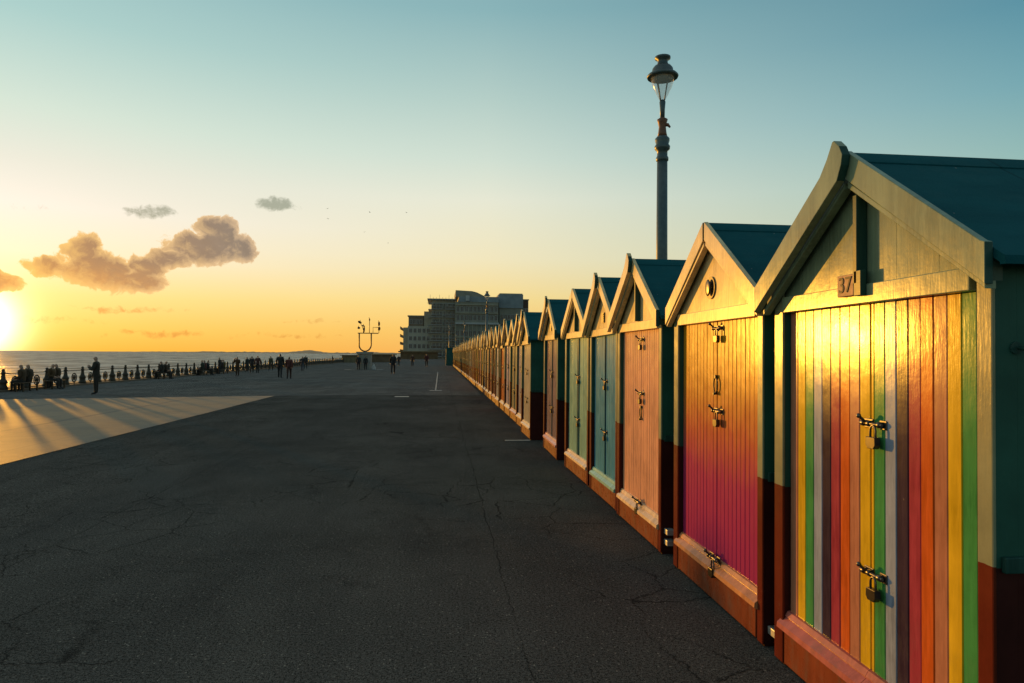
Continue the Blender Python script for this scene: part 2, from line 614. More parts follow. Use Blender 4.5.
def sea_mat():
    mt, N, b = base_mat("sea_water")
    co = coords(N)
    st = N.vmath('MULTIPLY', co, (1.0, .55, 1))
    w1 = N.noise(st, .075, 6, .62)
    w2 = N.noise(st, .5, 5, .65)
    w3 = N.noise(N.vmath('MULTIPLY', co, (1, .6, 1)), .018, 5, .6)
    cc = N.mix(N.maprange(w1, .38, .62), (.05, .062, .06, 1), (.42, .43, .39, 1))
    cc = N.mix(N.math('MULTIPLY', N.maprange(w3, .35, .65), .5), cc, (.03, .045, .045, 1))
    fo = N.math('MULTIPLY', N.maprange(w1, .58, .68), N.maprange(w2, .5, .62))
    cc = N.mix(N.math('MULTIPLY', fo, .8), cc, (.6, .6, .57, 1))
    N.link(cc, b.inputs['Base Color'])
    N.link(N.maprange(w1, .35, .65, .52, .3), b.inputs['Roughness'])
    b.inputs['Specular IOR Level'].default_value = .28
    b.inputs['IOR'].default_value = 1.33
    bp = N.n('ShaderNodeBump')
    bp.inputs['Strength'].default_value = .9
    bp.inputs['Distance'].default_value = 1.0
    N.link(N.math('ADD', N.math('MULTIPLY', w1, 5.0), N.math('MULTIPLY', w2, .7)), bp.inputs['Height'])
    N.link(bp.outputs[0], b.inputs['Normal'])
    return mt


M_sea = sea_mat()
M_concrete = concrete()
M_beach = plain("shingle", (.30, .22, .14), .9, 0, .4, 3, .6)
M_grass = plain("lawn", (.06, .09, .03), .95, 0, .4, 2, .6)
M_white_line = plain("worn_white_line", (.40, .39, .35), .8, 0, .35, 14)
M_hill = plain("hazy_hill", (.62, .36, .20), 1.0, 0, .1, .002)  # distant haze is put into this pale tan base colour

# ------------------------------------------------------------------ setting
EDGE = -20.9


def gz(x):
    return -0.22*min(1.0, max(0.0, (-x-4)/14.0))


def sheet(name, xs, y0, y1, mat, lift=0.0, ys=None, zf=gz):
    bm = bmesh.new()
    ys = ys or [y0, y1]
    grid = [[bm.verts.new((x, y, zf(x)+lift)) for x in xs] for y in ys]
    for j in range(len(ys)-1):
        for i in range(len(xs)-1):
            bm.faces.new((grid[j][i], grid[j][i+1], grid[j+1][i+1], grid[j+1][i]))
    me = bpy.data.meshes.new(name)
    bm.to_mesh(me)
    bm.free()
    me.materials.append(mat)
    o = bpy.data.objects.new(name, me)
    col.objects.link(o)
    return struct(o)


sheet("ground", [EDGE, -18, -15, -11, -7, -4, 0, 4, 8, 900], -60, 2400, M_asphalt)
sheet("worn_asphalt", [EDGE, -18, -11, -4, 0, 1.75], 28.5, 700, M_asphalt2, .004)
sheet("pavement", [-18.0, -15, -11, -6.62], -60, 28.5, M_concrete, .008)
sheet("side_path", [EDGE, -18.0], -60, 28.5, M_asphalt2, .004)
sheet("lawn", [7.5, 40], -60, 200, M_grass, .006, zf=lambda x: 0)
# drop from the promenade to the shingle and the sea
MB_ = MB()
MB_.poly_prism([(EDGE, -.22), (EDGE-.05, -2.6), (EDGE-.6, -2.6), (EDGE-.6, -.35), (EDGE-.3, -.22)], 'y', -60, 700)
o = struct(MB_.build("sea_wall", M_concrete))
sheet("beach", [-75, -45, EDGE-.2], -60, 1200, M_beach, zf=lambda x: -2.0 if x > -30 else (-2.6 if x > -50 else -3.9))
sheet("sea", [-40000, -12000, -3000, -600, -58], -3000, 42000, M_sea, zf=lambda x: -3.2,
      ys=[-3000, -200, 0, 300, 1500, 6000, 42000])

# painted marks on the asphalt
MB_ = MB()
MB_.box(-.225, -.165, 32.1, 66, .006, .012)
MB_.box(-.47, .1, 31.9, 32.3, .006, .012)
struct(MB_.build("lane_marking", M_white_line))
MB_ = MB()
MB_.box(-1.78, -1.22, 27.3, 27.75, .002, .008)
struct(MB_.build("road_marking", M_white_line))
MB_ = MB()
MB_.box(1.3, 1.8, 13.48, 13.58, .001, .007)
struct(MB_.build("bay_marking", M_white_line))
for x, y in ((-10.3, 78.1), (-6.6, 76.2)):
    MB_ = MB()
    MB_.box(x-.36, x+.36, y-.45, y+.45, gz(x)+.01, gz(x)+.016)
    struct(MB_.build("road_marking", M_white_line))

# far coast: a low headland beyond the water
bm = bmesh.new()
prof_pts = []
for i in range(121):
    a = -26 + 25.5*i/120
    h = 6 + 12*math.sin(i*.21)**2*.5 + 10*rnd.random()
    if -12.2 < a < -8.8:
        h += 34*math.cos((a+10.5)/1.7*math.pi/2)**2
    if a < -19:
        h *= max(.0, (a+26)/7)*.7
    if a > -9:
        h += (a+9)*2
    prof_pts.append((a, max(1.5, h)))
vb = []
for a, h in prof_pts:
    d = 9500
    x, y = math.sin(R(a))*d, math.cos(R(a))*d
    x2, y2 = math.sin(R(a))*(d+1500), math.cos(R(a))*(d+1500)
    vb.append([bm.verts.new((x, y, -4)), bm.verts.new((x*1.02, y*1.02, h*.8)), bm.verts.new((x2, y2, h)), bm.verts.new((x2*1.05, y2*1.05, -4))])
for i in range(len(vb)-1):
    for k in range(3):
        f = bm.faces.new((vb[i][k], vb[i+1][k], vb[i+1][k+1], vb[i][k+1]))
        f.smooth = True
me = bpy.data.meshes.new("hills")
bmesh.ops.recalc_face_normals(bm, faces=bm.faces[:])
bm.to_mesh(me)
bm.free()
me.materials.append(M_hill)
o = bpy.data.objects.new("hills", me)
col.objects.link(o)
struct(o)

# ------------------------------------------------------------------ beach huts
X0 = 1.9
GREEN = (.035, .085, .065)
SAGE = (.27, .28, .17)
CREAM = (.73, .55, .27)
REDBROWN = (.14, .024, .011)
M_wall = split_paint("green_and_maroon_wall", (.028, .11, .08), (.055, .012, .010), .98, .45)
M_post = split_paint("sage_and_brown_post", SAGE, REDBROWN, .985, .22)
M_cream = paint("cream_board", CREAM, .25, 1.0, .10, spec=.24)
M_gable = paint("cream_gable", (.66, .50, .26), .25, 1.0, .10)
M_plinth = paint("brown_plinth", (.22, .048, .014), .28, 1.2, .2)
M_batten = paint("dark_green_batten", (.02, .075, .06), .35, 1.0, .05)
M_soffit = plain("dark_soffit_board", (.05, .09, .06), .6, 0, .2, 10)  # even dark green board colour
M_steel = plain("weathered_steel", (.13, .12, .11), .33, .85, .3, 30)
M_dark_steel = plain("black_iron", (.05, .045, .04), .45, .7, .4, 30)
M_brass = plain("dull_brass", (.055, .048, .038), .3, .7, .25, 30)
M_galv = plain("galvanised_strap", (.5, .5, .48), .5, .6, .25, 20)


def felt():
    mt, N, b = base_mat("teal_roof_felt")
    co = coords(N)
    n1 = N.noise(N.vmath('MULTIPLY', co, (.6, 2.5, 1)), 3.2, 6, .65)
    n2 = N.noise(co, 150, 3, .7)
    cc = N.mix(N.maprange(n1, .3, .7), (.003, .068, .082, 1), (.007, .10, .115, 1))
    cc = N.mix(N.math('MULTIPLY', N.maprange(n2, .4, .7), .45), cc, (.012, .11, .12, 1))
    # overlapping strips of felt running down the slope, salt bloom and droppings
    sx = N.n('ShaderNodeSeparateXYZ')
    N.link(co, sx.inputs[0])
    fr = N.math('FRACT', N.math('MULTIPLY_ADD', sx.outputs[0], 1.08, .31))
    lap = N.maprange(fr, .0, .022, 1, 0)
    cc = N.mix(N.math('MULTIPLY', lap, .6), cc, (.002, .018, .022, 1))
    blo = N.maprange(N.noise(N.vmath('MULTIPLY', co, (1, .5, .5)), 2.1, 8, .75), .54, .72, 0, .35)
    cc = N.mix(blo, cc, (.045, .12, .12, 1))
    drp = N.maprange(N.noise(co, 24, 3, .6), .75, .79, 0, .8)
    cc = N.mix(drp, cc, (.30, .31, .28, 1))
    N.link(cc, b.inputs['Base Color'])
    b.inputs['Roughness'].default_value = .9
    b.inputs['Specular IOR Level'].default_value = .12
    bp = N.n('ShaderNodeBump')
    bp.inputs['Strength'].default_value = .5
    bp.inputs['Distance'].default_value = .004
    N.link(N.math('ADD', n2, N.math('MULTIPLY', N.noise(co, 6, 4), 1.5)), bp.inputs['Height'])
    N.link(bp.outputs[0], b.inputs['Normal'])
    return mt


M_felt = felt()
W2 = .77      # half width of a hut front
DEPTH = 2.15
SL = .685      # roof slope
RIDGE = 2.635

PAL = dict(
    salmon=(.46, .19, .11), yellow=(.66, .42, .012), green=(.055, .27, .075), grey=(.29, .34, .46), plum=(.045, .025, .045),
    crimson=(.36, .045, .07), orange=(.62, .12, .014), peach=(.74, .37, .22), teal=(.075, .28, .42), palegreen=(.26, .46, .36),
    mauve=(.235, .165, .18), stone=(.48, .42, .31), lavender=(.38, .33, .36), olive=(.36, .31, .16), white=(.74, .66, .58), lilac=(.50, .42, .50),
    maroon=(.17, .035, .03), tan=(.56, .36, .2), pink=(.66, .30, .23), gold=(.72, .42, .06), brick=(.38, .085, .04), skyblue=(.24, .36, .42),
    darkteal=(.018, .09, .10), rust=(.60, .16, .03))
PM = {k: paint("%s_paint" % k, v, .18, spec=.10) for k, v in PAL.items()}


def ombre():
    """ombre paint, magenta foot to yellow head, golden reflection partly put into the colour"""
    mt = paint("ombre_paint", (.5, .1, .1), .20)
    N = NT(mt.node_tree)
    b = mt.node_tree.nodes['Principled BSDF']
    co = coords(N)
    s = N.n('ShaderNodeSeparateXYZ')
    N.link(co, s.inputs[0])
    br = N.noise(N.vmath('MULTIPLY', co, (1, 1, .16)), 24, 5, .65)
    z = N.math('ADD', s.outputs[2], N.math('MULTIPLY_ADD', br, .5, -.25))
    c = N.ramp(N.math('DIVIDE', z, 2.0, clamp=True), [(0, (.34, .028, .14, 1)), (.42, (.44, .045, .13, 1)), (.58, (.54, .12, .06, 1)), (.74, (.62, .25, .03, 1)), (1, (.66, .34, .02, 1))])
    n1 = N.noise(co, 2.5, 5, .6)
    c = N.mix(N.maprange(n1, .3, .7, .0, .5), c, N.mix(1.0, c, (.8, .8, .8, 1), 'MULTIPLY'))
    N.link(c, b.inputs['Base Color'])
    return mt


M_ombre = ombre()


def hasp(parent, y, z, x=.044, name="padlock", big=1.0):
    m_ = MB()
    k = big
    m_.box(x-.006, x, y+.012*k, y+.075*k, z-.02*k, z+.02*k, 0)
    m_.box(x-.006, x, y-.075*k, y-.03*k, z-.02*k, z+.02*k, 0)
    m_.tube([(x-.018, y+.085*k, z), (x-.018, y-.065*k, z)], .008*k, 8, 0)
    for yy in (.062, .024, -.045):
        m_.lathe([(.014*k, -.010), (.014*k, .010)], 10, (x-.016, y+yy*k, z), 0, True, 'y')
    m_.tube([(x-.018, y+.04*k, z), (x-.035, y+.045*k, z+.018*k), (x-.05, y+.045*k, z+.03*k)], .007*k, 6, 0)
    m_.ellipsoid((x-.052, y+.045*k, z+.032*k), .011*k, .011*k, .011*k, 8, 6, 0)
    # padlock hanging on the staple
    pts = [(x-.030, y-.020*k+.018*k*math.cos(a), z-.030*k+.026*k*math.sin(a)) for a in [math.pi*i/8 for i in range(9)]]
    pts = [(x-.030, y-.002*k, z-.055*k)]+pts+[(x-.030, y-.038*k, z-.055*k)]
    m_.tube(pts, .005*k, 6, 0)
    m_.poly_prism([(y-.050*k, z-.052*k), (y-.052*k, z-.085*k), (y-.040*k, z-.102*k), (y, z-.102*k), (y+.012*k, z-.085*k), (y+.010*k, z-.052*k)], 'x', x-.042*k, x-.016, 1)
    return m_.build(name, [M_steel, M_brass], parent, bevel=.003)


def ring(parent, y, z, x=.044):
    m_ = MB()
    m_.tube([(x-.012, y+.032*math.cos(a), z+.055*math.sin(a)) for a in [2*math.pi*i/18 for i in range(18)]], .006, 6, 0, True)
    m_.lathe([(.014, -.02), (.010, 0)], 8, (x, y, z+.06), 0, True, 'x')
    m_.lathe([(.010, -.03), (.006, 0)], 8, (x, y, z-.06), 0, True, 'x')
    return m_.build("ring_handle", M_dark_steel, parent)


def plank_door(parent, ya, yb, n, mats, edges=None, idx=None):
    """a door leaf of n upright boards between ya and yb (hut coordinates); edges/idx give board edges and colour slots"""
    m_ = MB()
    es = edges or [ya+(yb-ya)*i/n for i in range(n+1)]
    for i in range(len(es)-1):
        a, c = es[i]+.0012, es[i+1]-.0012
        j = rnd.uniform(-.0012, .0012)
        ch = .0035
        m_.poly_prism([(.090, a), (.044+ch+j, a), (.044+j, a+ch), (.044+j, c-ch), (.044+ch+j, c), (.090, c)], 'z', .24, 1.945, idx[i] if idx else 0)
    return m_.build("door", mats, parent)


def weather_bar(parent, ya, yb, mat):
    m_ = MB()
    m_.poly_prism([(.055, .30), (.030, .295), (.016, .270), (.020, .262), (-.018, .232), (-.022, .205), (-.010, .196), (.05, .196)], 'y', ya, yb)
    o = m_.build("weather_bar", mat, parent)
    return o


def dark_ends(o):
    # the sawn ends that face along the row are painted dark green
    for p in o.data.polygons:
        if p.normal.y < -.75:
            p.material_index = 1
    return o


def make_hut(flared=True, batten=True, doors=None, bar=None, vent=False, cream=None, gablem=None):
    cream = cream or M_cream
    gablem = gablem or M_gable
    root = bpy.data.objects.new("beach_hut", None)
    root.empty_display_size = .3
    col.objects.link(root)
    # walls: a house-shaped shell behind the front
    w = W2-.004
    m_ = MB()
    m_.poly_prism([(-w, 0), (w, 0), (w, RIDGE-.05-SL*w), (0, RIDGE-.05), (-w, RIDGE-.05-SL*w)], 'x', .097, DEPTH)
    for s in (-1, 1):
        a, b_ = sorted((s*(w-(.09 if s > 0 else .05)), s*w))
        m_.box(.0145, .0965, a, b_, 0, 2.03)
    wall = m_.build("wall", M_wall, root)
    for s in (-1, 1):
        a, b_ = sorted((s*(w+.002), s*(w+.022)))
        m_ = MB()
        m_.box(.03, DEPTH, a, b_, .965, 1.02)
        m_.build("side_rail", M_batten, root, bevel=.004)
    # roof: two felted slopes with a ridge strip and a rolled eave
    m_ = MB()
    E_ = .855
    for s in (-1, 1):
        m_.poly_prism([(s*.0005, RIDGE), (s*E_, RIDGE-SL*E_), (s*(E_+.004), RIDGE-SL*E_-.03), (s*(E_-.02), RIDGE-SL*E_-.03), (s*(E_-.02), RIDGE-SL*(E_-.02)-.035), (s*.0005, RIDGE-.035)], 'x', -.028, DEPTH+.06)
    m_.poly_prism([(-.09, RIDGE-SL*.09+.007), (0, RIDGE+.012), (.09, RIDGE-SL*.09+.007), (.09, RIDGE-SL*.09+.002), (0, RIDGE+.006), (-.09, RIDGE-SL*.09+.002)], 'x', -.024, DEPTH+.057)
    m_.build("roof", M_felt, root)
    # front frame
    for s in (-1, 1):
        m_ = MB()
        a, b_ = sorted((s*(.672 if s > 0 else .698), s*W2))
        m_.box(0, .014, a, b_, .01, 2.06)
        m_.build("corner_post", M_post, root, bevel=.006)
    m_ = MB()
    m_.box(.006, .09, -.670, .670, .012, .19)
    m_.build("plinth", M_plinth, root, bevel=.005)
    # gable boards
    m_ = MB()
    g0 = 2.035
    for (ya, yb) in ((-.74, -.50), (-.50, -.25), (-.25, 0), (0, .25), (.25, .5), (.5, .74)):
        def top(y):
            return RIDGE-.045-SL*abs(y)
        a, b_ = ya+.001, yb-.001
        m_.poly_prism([(a, g0), (b_, g0), (b_, top(b_)), (a, top(a))], 'x', .018, .094)
    m_.build("gable", gablem, root)
    m_ = MB()
    m_.box(-.006, .094, -.675, .675, 1.947, 2.033)
    m_.build("header_board", cream, root, bevel=.004)
    if batten:
        m_ = MB()
        m_.box(-.036, .016, -.056, -.026, 2.036, 2.44)
        m_.build("batten", M_batten, root, bevel=.003)
    if vent:
        m_ = MB()
        m_.box(.004, .017, -.06, .06, 2.10, 2.22)
        for k in range(4):
            m_.box(-.002, .003, -.05, .05, 2.112+.027*k, 2.124+.027*k)
        m_.build("vent", M_dark_steel, root)
    # barge boards
    zt, zb = RIDGE+.015-SL*.81, RIDGE-.125-SL*.81
    ta = RIDGE+.015
    ba = RIDGE-.125
    near = [(-.81, zb), (-.81, zt+.006), (-.79, zt+.0137), (-.012, ta+.0), (-.012, ba+.008)]
    m_ = MB()
    m_.poly_prism(near, 'x', -.062, -.030)
    dark_ends(m_.build("barge_board", [cream, M_batten], root, bevel=.003))
    m_ = MB()
    if flared:
        far = [(.81, zb), (.81, zt+.006), (.79, zt+.0137), (.13, ta-SL*.13), (.07, ta-.02), (.025, ta+.05), (.012, ta+.052), (-.03, ta+.015), (-.055, ta-.03), (-.045, ta-.075), (-.012, ba-.0)]
        m_.poly_prism(far, 'x', -.104, -.064)
    else:
        m_.poly_prism([(-y, z) for y, z in near], 'x', -.062, -.030)
    dark_ends(m_.build("barge_board", [cream, M_batten], root, bevel=.003))
    # thin bead under each barge board, set back
    for s in (-1, 1):
        m_ = MB()
        m_.poly_prism([(s*.80, RIDGE-.118-SL*.80), (s*.80, RIDGE-.147-SL*.80), (s*.014, RIDGE-.147-SL*.014), (s*.014, RIDGE-.118-SL*.014)], 'x', -.052, -.010)
        m_.build("barge_bead", cream, root, bevel=.003)
        m_ = MB()
        m_.poly_prism([(s*.80, RIDGE-.037-SL*.80), (s*.80, RIDGE-.118-SL*.80), (s*.014, RIDGE-.118-SL*.014), (s*.014, RIDGE-.037-SL*.014)], 'x', -.028, .014)
        m_.build("soffit", M_soffit, root)
    # doors
    if doors is None:
        for (ya, yb) in ((-.695, -.003), (.003, .669)):
            d = plank_door(root, ya, yb, 7, PM['peach'])
            weather_bar(d, ya-.01 if ya < 0 else ya, yb if ya < 0 else yb+.01, bar or M_cream)
            d.material_slots[0].link = 'OBJECT'
            d.children[0].material_slots[0].link = 'OBJECT'
    else:
        doors(root)
    return root


HG = "painted beach huts in the row along the promenade"


def place_hut(o, near, far, label, xoff=0.0, z=0.0):
    tag(o, label, "beach hut", HG)
    o.location = (X0+xoff, (near+far)/2, z)
    o.scale = (1, (far-near)/(2*W2), 1)
    return o


# first hut: rainbow stripes -------------------------------------------
ORDER = ['salmon', 'yellow', 'green', 'grey', 'plum', 'crimson', 'orange']
OM = [PM[k] for k in ORDER]


def doors_rainbow(root):
    # boards run from the far side (image left) to the near side: y from +.669 down to -.669
    ys = [.669-.0782*i for i in range(10)]
    idxl = [0, 1, 2, 3, 4, 5, 6, 0, 1]
    pairs = sorted([(ys[i+1], ys[i], idxl[i]) for i in range(9)])
    dl = plank_door(root, 0, 0, 0, OM, [p[0] for p in pairs]+[pairs[-1][1]], [p[2] for p in pairs])
    yr = [-.040, -.062]+[-.062-.0738*(i+1) for i in range(8)]+[-.714]
    idxr = [1, 2, 3, 4, 5, 6, 0, 1, 2, 3]
    pairs = sorted([(yr[i+1], yr[i], idxr[i]) for i in range(10)])
    dr = plank_door(root, 0, 0, 0, OM, [p[0] for p in pairs]+[pairs[-1][1]], [p[2] for p in pairs])
    weather_bar(dl, -.036, .70, PM['pinkbar'])
    weather_bar(dr, -.69, -.039, PM['pinkbar'])
    hasp(dr, -.075, 1.405, .044, big=1.05)
    hasp(dr, -.075, .735, .044, big=1.05)


PM['pinkbar'] = paint("pink_bar_paint", (.46, .13, .10), .22)
h1 = make_hut(True, True, doors_rainbow, cream=paint('sage_board', (.24, .30, .19), spec=.16), gablem=paint('sage_gable', (.20, .255, .16), spec=.15))
place_hut(h1, 2.175, 3.725, "nearest beach hut, with rainbow striped doors, number plate 37 and sage corner posts")
m_ = MB()
m_.box(-.030, -.008, -.023, .103, 1.985, 2.085)
plate = m_.build("number_plate", plain("rusty_plate", (.34, .20, .14), .6, .1, .35, 40), h1, bevel=.003)
m_ = MB()
m_.box(-.036, -.008, -.085, -.033, 1.98, 2.095)
m_.build("hinge_block", M_batten, h1, bevel=.003)
cu = bpy.data.curves.new("digits", 'FONT')
cu.body = "37"
cu.size = .105
cu.extrude = .0015
cu.align_x = 'CENTER'
cu.align_y = 'CENTER'
tob = bpy.data.objects.new("tmp", cu)
col.objects.link(tob)
bpy.context.view_layer.update()
tme = bpy.data.meshes.new_from_object(tob.evaluated_get(bpy.context.evaluated_depsgraph_get()))
bpy.data.objects.remove(tob)
tme.materials.clear()
tme.materials.append(plain("black_digits", (.025, .02, .02), .6))
dg = bpy.data.objects.new("number", tme)
col.objects.link(dg)
dg.parent = plate
dg.rotation_euler = (R(90), 0, R(-90))
dg.location = (-.032, .040, 2.035)
# hooks and brackets on the near side wall
m_ = MB()
m_.lathe([(.022, 0), (.022, .01)], 12, (.09, -.772, 1.74), 0, True, 'y')
m_.tube([(.09, -.78, 1.74), (.10, -.81, 1.735), (.125, -.822, 1.72), (.145, -.818, 1.745), (.145, -.81, 1.77)], .007, 8)
m_.build("hook", M_batten, h1)
m_ = MB()
m_.box(.12, .20, -.756, -.750, .80, .93)
m_.tube([(.13, -.758, .915), (.13, -.80, .91), (.16, -.812, .88), (.19, -.80, .85), (.17, -.785, .83)], .007, 8)
m_.build("hook", M_steel, h1)

# second hut: ombre doors, oval plaque -----------------------------------
M_bar2 = paint("orange_and_violet_bar", (.60, .25, .10), .22)


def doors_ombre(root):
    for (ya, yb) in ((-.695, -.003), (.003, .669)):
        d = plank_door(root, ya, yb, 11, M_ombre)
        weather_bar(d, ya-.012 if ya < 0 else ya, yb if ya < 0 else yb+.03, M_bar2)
        if ya < 0:
            hasp(d, -.035, 1.90, .044, big=1.0)
            hasp(d, -.035, 1.32, .044, big=1.05)
            hasp(d, -.035, .30, .02, big=1.2)
            ring(d, .0, 1.50)


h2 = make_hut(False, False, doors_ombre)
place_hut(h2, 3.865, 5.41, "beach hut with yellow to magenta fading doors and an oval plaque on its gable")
m_ = MB()
m_.lathe([(.042, .022), (.066, .018), (.078, .008), (.081, -.004)], 22, (.012, .045, 2.19), 0, True, 'x')
m_.ellipsoid((-.008, .045, 2.19), .008, .045, .06, 12, 8, 1)
m_.build("plaque", [M_dark_steel, M_brass], h2)


# third hut: peach boards ------------------------------------------------
def doors_peach(root):
    for (ya, yb) in ((-.695, -.003), (.003, .669)):
        d = plank_door(root, ya, yb, 10, PM['peach'])
        weather_bar(d, ya-.012 if ya < 0 else ya, yb if ya < 0 else yb+.03, M_cream_bar)
        if ya < 0:
            hasp(d, -.035, 1.86, .044, name="padlock")
            hasp(d, -.035, 1.34, .044)
            hasp(d, -.035, .30, .02, big=1.1)
            ring(d, -.03, 1.15)


M_cream_bar = paint("peach_bar", (.76, .52, .30), .22)
h3 = make_hut(True, True, doors_peach)
place_hut(h3, 5.73, 7.20, "beach hut with plain peach boarded doors, black bolts and a small ring")

# straps and feet in the gaps between the first huts
for h, zs in ((h1, (.13,)), (h2, (.10,)), (h3, (.11, .20))):
    for z_ in zs:
        m_ = MB()
        m_.box(.03, .10, -.86, -.772, z_-.02, z_+.025)
        m_.build("tie_strap", M_galv, h, bevel=.004)

# the rest: copies of two patterns ----------------------------------------
protoA = make_hut(True, False, vent=True)
protoB = make_hut(False, True)
protoC = make_hut(True, False)
for p in (protoA, protoB, protoC):
    d = [c for c in p.children if c.name.startswith("door")][0]
    hasp(d, -.035, 1.40, .044)
    hasp(d, -.035, .80, .044)
# centre strip for the blue and the pale green huts
rest = [
    # near, far, door colour, bar, pattern, label
    (7.26, 8.66, 'teal', 'palegreen', 'A', "beach hut with blue-grey doors beside the peach one and a small vent in its gable"),
    (8.74, 10.34, 'palegreen', 'white', 'B', "beach hut with pale green doors and a dark teal strip down the middle"),
    (10.95, 12.47, 'mauve', 'pink', 'A', "beach hut with dusky mauve doors, two pale locks and a gap before the green hut"),
    (13.55, 15.08, 'stone', 'white', 'C', "beach hut with pale stone coloured doors and a long dark green side in view"),
    (15.25, 16.85, 'lavender', 'white', 'A', "slim beach hut with lavender grey doors just past the stone coloured one"),
    (16.95, 18.45, 'olive', 'pink', 'B', "beach hut with dull olive doors between lavender and white fronts"),
    (18.55, 20.1, 'lilac', 'white', 'A', "beach hut with white and lilac doors next to an orange one"),
    (20.2, 21.75, 'rust', 'white', 'C', "beach hut with deep orange doors past the lilac fronted hut"),
    (21.9, 23.4, 'white', 'white', 'B', "beach hut with whitish pink doors between orange and maroon fronts"),
    (23.55, 25.1, 'maroon', 'pink', 'A', "beach hut with dark maroon doors just beyond a whitish front"),
    (25.2, 26.8, 'brick', 'white', 'B', "beach hut with brick red doors just beyond the maroon one"),
    (26.9, 28.4, 'tan', 'white', 'C', "beach hut with tan brown doors after the brick red one"),
    (28.55, 30.1, 'stone', 'pink', 'A', "beach hut with sandy doors between the tan and the yellow fronts"),
    (30.2, 31.75, 'gold', 'white', 'B', "beach hut with golden yellow doors in the far half of the row"),
    (31.85, 33.4, 'pink', 'white', 'A', "beach hut with pink doors right after the golden yellow front"),
]
y_ = 33.5
far_cols = ['rust', 'olive', 'tan', 'maroon', 'pink', 'gold', 'brick', 'stone', 'salmon', 'lavender', 'orange', 'tan', 'teal', 'rust', 'white', 'brick']
k = 0
while y_ < 101:
    rest.append((y_, y_+1.53, far_cols[(k*5+k//7) % len(far_cols)], 'white' if k % 3 else 'pink', 'ABC'[(k*7+1) % 3],
                 "small distant beach hut with a sunlit front towards the far end of the row"))
    y_ += 1.64 + (0.5 if k % 11 == 6 else 0)
    k += 1
protos = {'A': protoA, 'B': protoB, 'C': protoC}
used = set()
for (a, b_, c, bar, pt, lab) in rest:
    if pt not in used:
        o = protos[pt]
        used.add(pt)
    else:
        o = copy_tree(protos[pt])
    xo = {13.55: -.10, 7.26: .02}.get(a, rnd.uniform(-.015, .015))
    place_hut(o, a, b_, lab, xo)
    o.scale.z = rnd.uniform(.975, 1.015)
    o.rotation_euler = (R(rnd.uniform(-.7, .7)), 0, R(rnd.uniform(-.5, .5)))
    for d in o.children:
        if d.name.startswith("door"):
            d.material_slots[0].material = PM[c]
            for q in d.children:
                if q.name.startswith("weather_bar"):
                    q.material_slots[0].material = {'white': M_cream_bar, 'pink': PM['pink'], 'palegreen': PM['palegreen']}[bar]
    if a in (7.26, 8.74):
        wd = .012 if a == 7.26 else .055
        m_ = MB()
        m_.box(.032, .0435, -wd, wd, .3, 1.94)
        m_.build("centre_strip", PM['darkteal'], o)

# ------------------------------------------------------------------ lamp posts behind the huts
M_lampgreen = plain("grey_green_lamp_paint", (.085, .115, .12), .4, .2, .2, 12)
M_copper = plain("rusty_collar", (.20, .09, .05), .5, .2, .3, 20)


def glass():
    mt, N, b = base_mat("lamp_glass")
    b.inputs['Base Color'].default_value = (.8, .82, .78, 1)
    b.inputs['Roughness'].default_value = .12
    b.inputs['Alpha'].default_value = .26
    return mt


M_glass = glass()


def make_lamp(seg=20):
    root = bpy.data.objects.new("street_lamp", None)
    col.objects.link(root)
    m_ = MB()
    m_.lathe([(.30, 0), (.30, .12), (.26, .16), (.24, .9), (.20, 1.0), (.155, 1.1), (.15, 2.2), (.135, 4.0), (.125, 6.10)], seg)
    m_.build("pole", M_lampgreen, root)
    m_ = MB()
    m_.lathe([(.126, 5.88), (.15, 5.90), (.15, 5.96), (.126, 6.0), (.126, 6.10), (.18, 6.14), (.19, 6.20), (.15, 6.25), (.175, 6.32), (.175, 6.37), (.12, 6.42)], seg)
    m_.build("collar", M_lampgreen, root)
    m_ = MB()
    m_.lathe([(.12, 6.42), (.10, 6.5), (.085, 6.62), (.11, 6.72), (.13, 6.78), (.06, 6.82)], seg)
    m_.tube([(0, 0, 6.66), (.12, -.06, 6.66), (.17, -.08, 6.60)], [.03, .04, .02], 8)
    m_.build("bracket", M_copper, root)
    m_ = MB()
    m_.lathe([(.055, 6.80), (.06, 7.0), (.075, 7.16), (.05, 7.2)], seg)
    for i in range(4):
        a = math.pi/2*i+.5
        m_.tube([(.055*math.cos(a), .055*math.sin(a), 7.15), (.12*math.cos(a), .12*math.sin(a), 7.42), (.19*math.cos(a), .19*math.sin(a), 7.68)], .014, 6)
    m_.build("lantern_frame", M_lampgreen, root)
    m_ = MB()
    m_.lathe([(.07, 7.20), (.14, 7.32), (.22, 7.46), (.265, 7.58), (.285, 7.67)], seg)
    m_.build("lantern_glass", M_glass, root)
    m_ = MB()
    m_.lathe([(.37, 7.68), (.385, 7.71), (.35, 7.75), (.26, 7.78), (.25, 7.87), (.20, 7.93), (.13, 7.95), (.12, 8.06), (.19, 8.09), (.19, 8.13), (.06, 8.17)], seg)
    m_.build("lantern_hood", M_lampgreen, root)
    return root


LG = "tall lamp posts standing behind the huts"
lamp = make_lamp()
tag(lamp, "tall green cast iron lamp post with glass bowl, rising behind the nearest huts", "street lamp", LG)
lamp.location = (4.6, 13.87, 0)
lamp.scale = (.86, .86, .985)
for (x, y, lab) in ((4.6, 68, "small distant lamp post dark against the sky above the main block"),
                    (4.6, 131, "second distant lamp post standing before the dark block, pale lantern"),
                    (4.6, 202, "tiny farthest lamp post before the dark block, left of the others"),
                    (1.95, 148, "sunlit lamp post at the far end of the huts, orange edged")):
    c = copy_tree(lamp)
    c.location = (x, y, 0)
    tag(c, lab, "street lamp", LG)

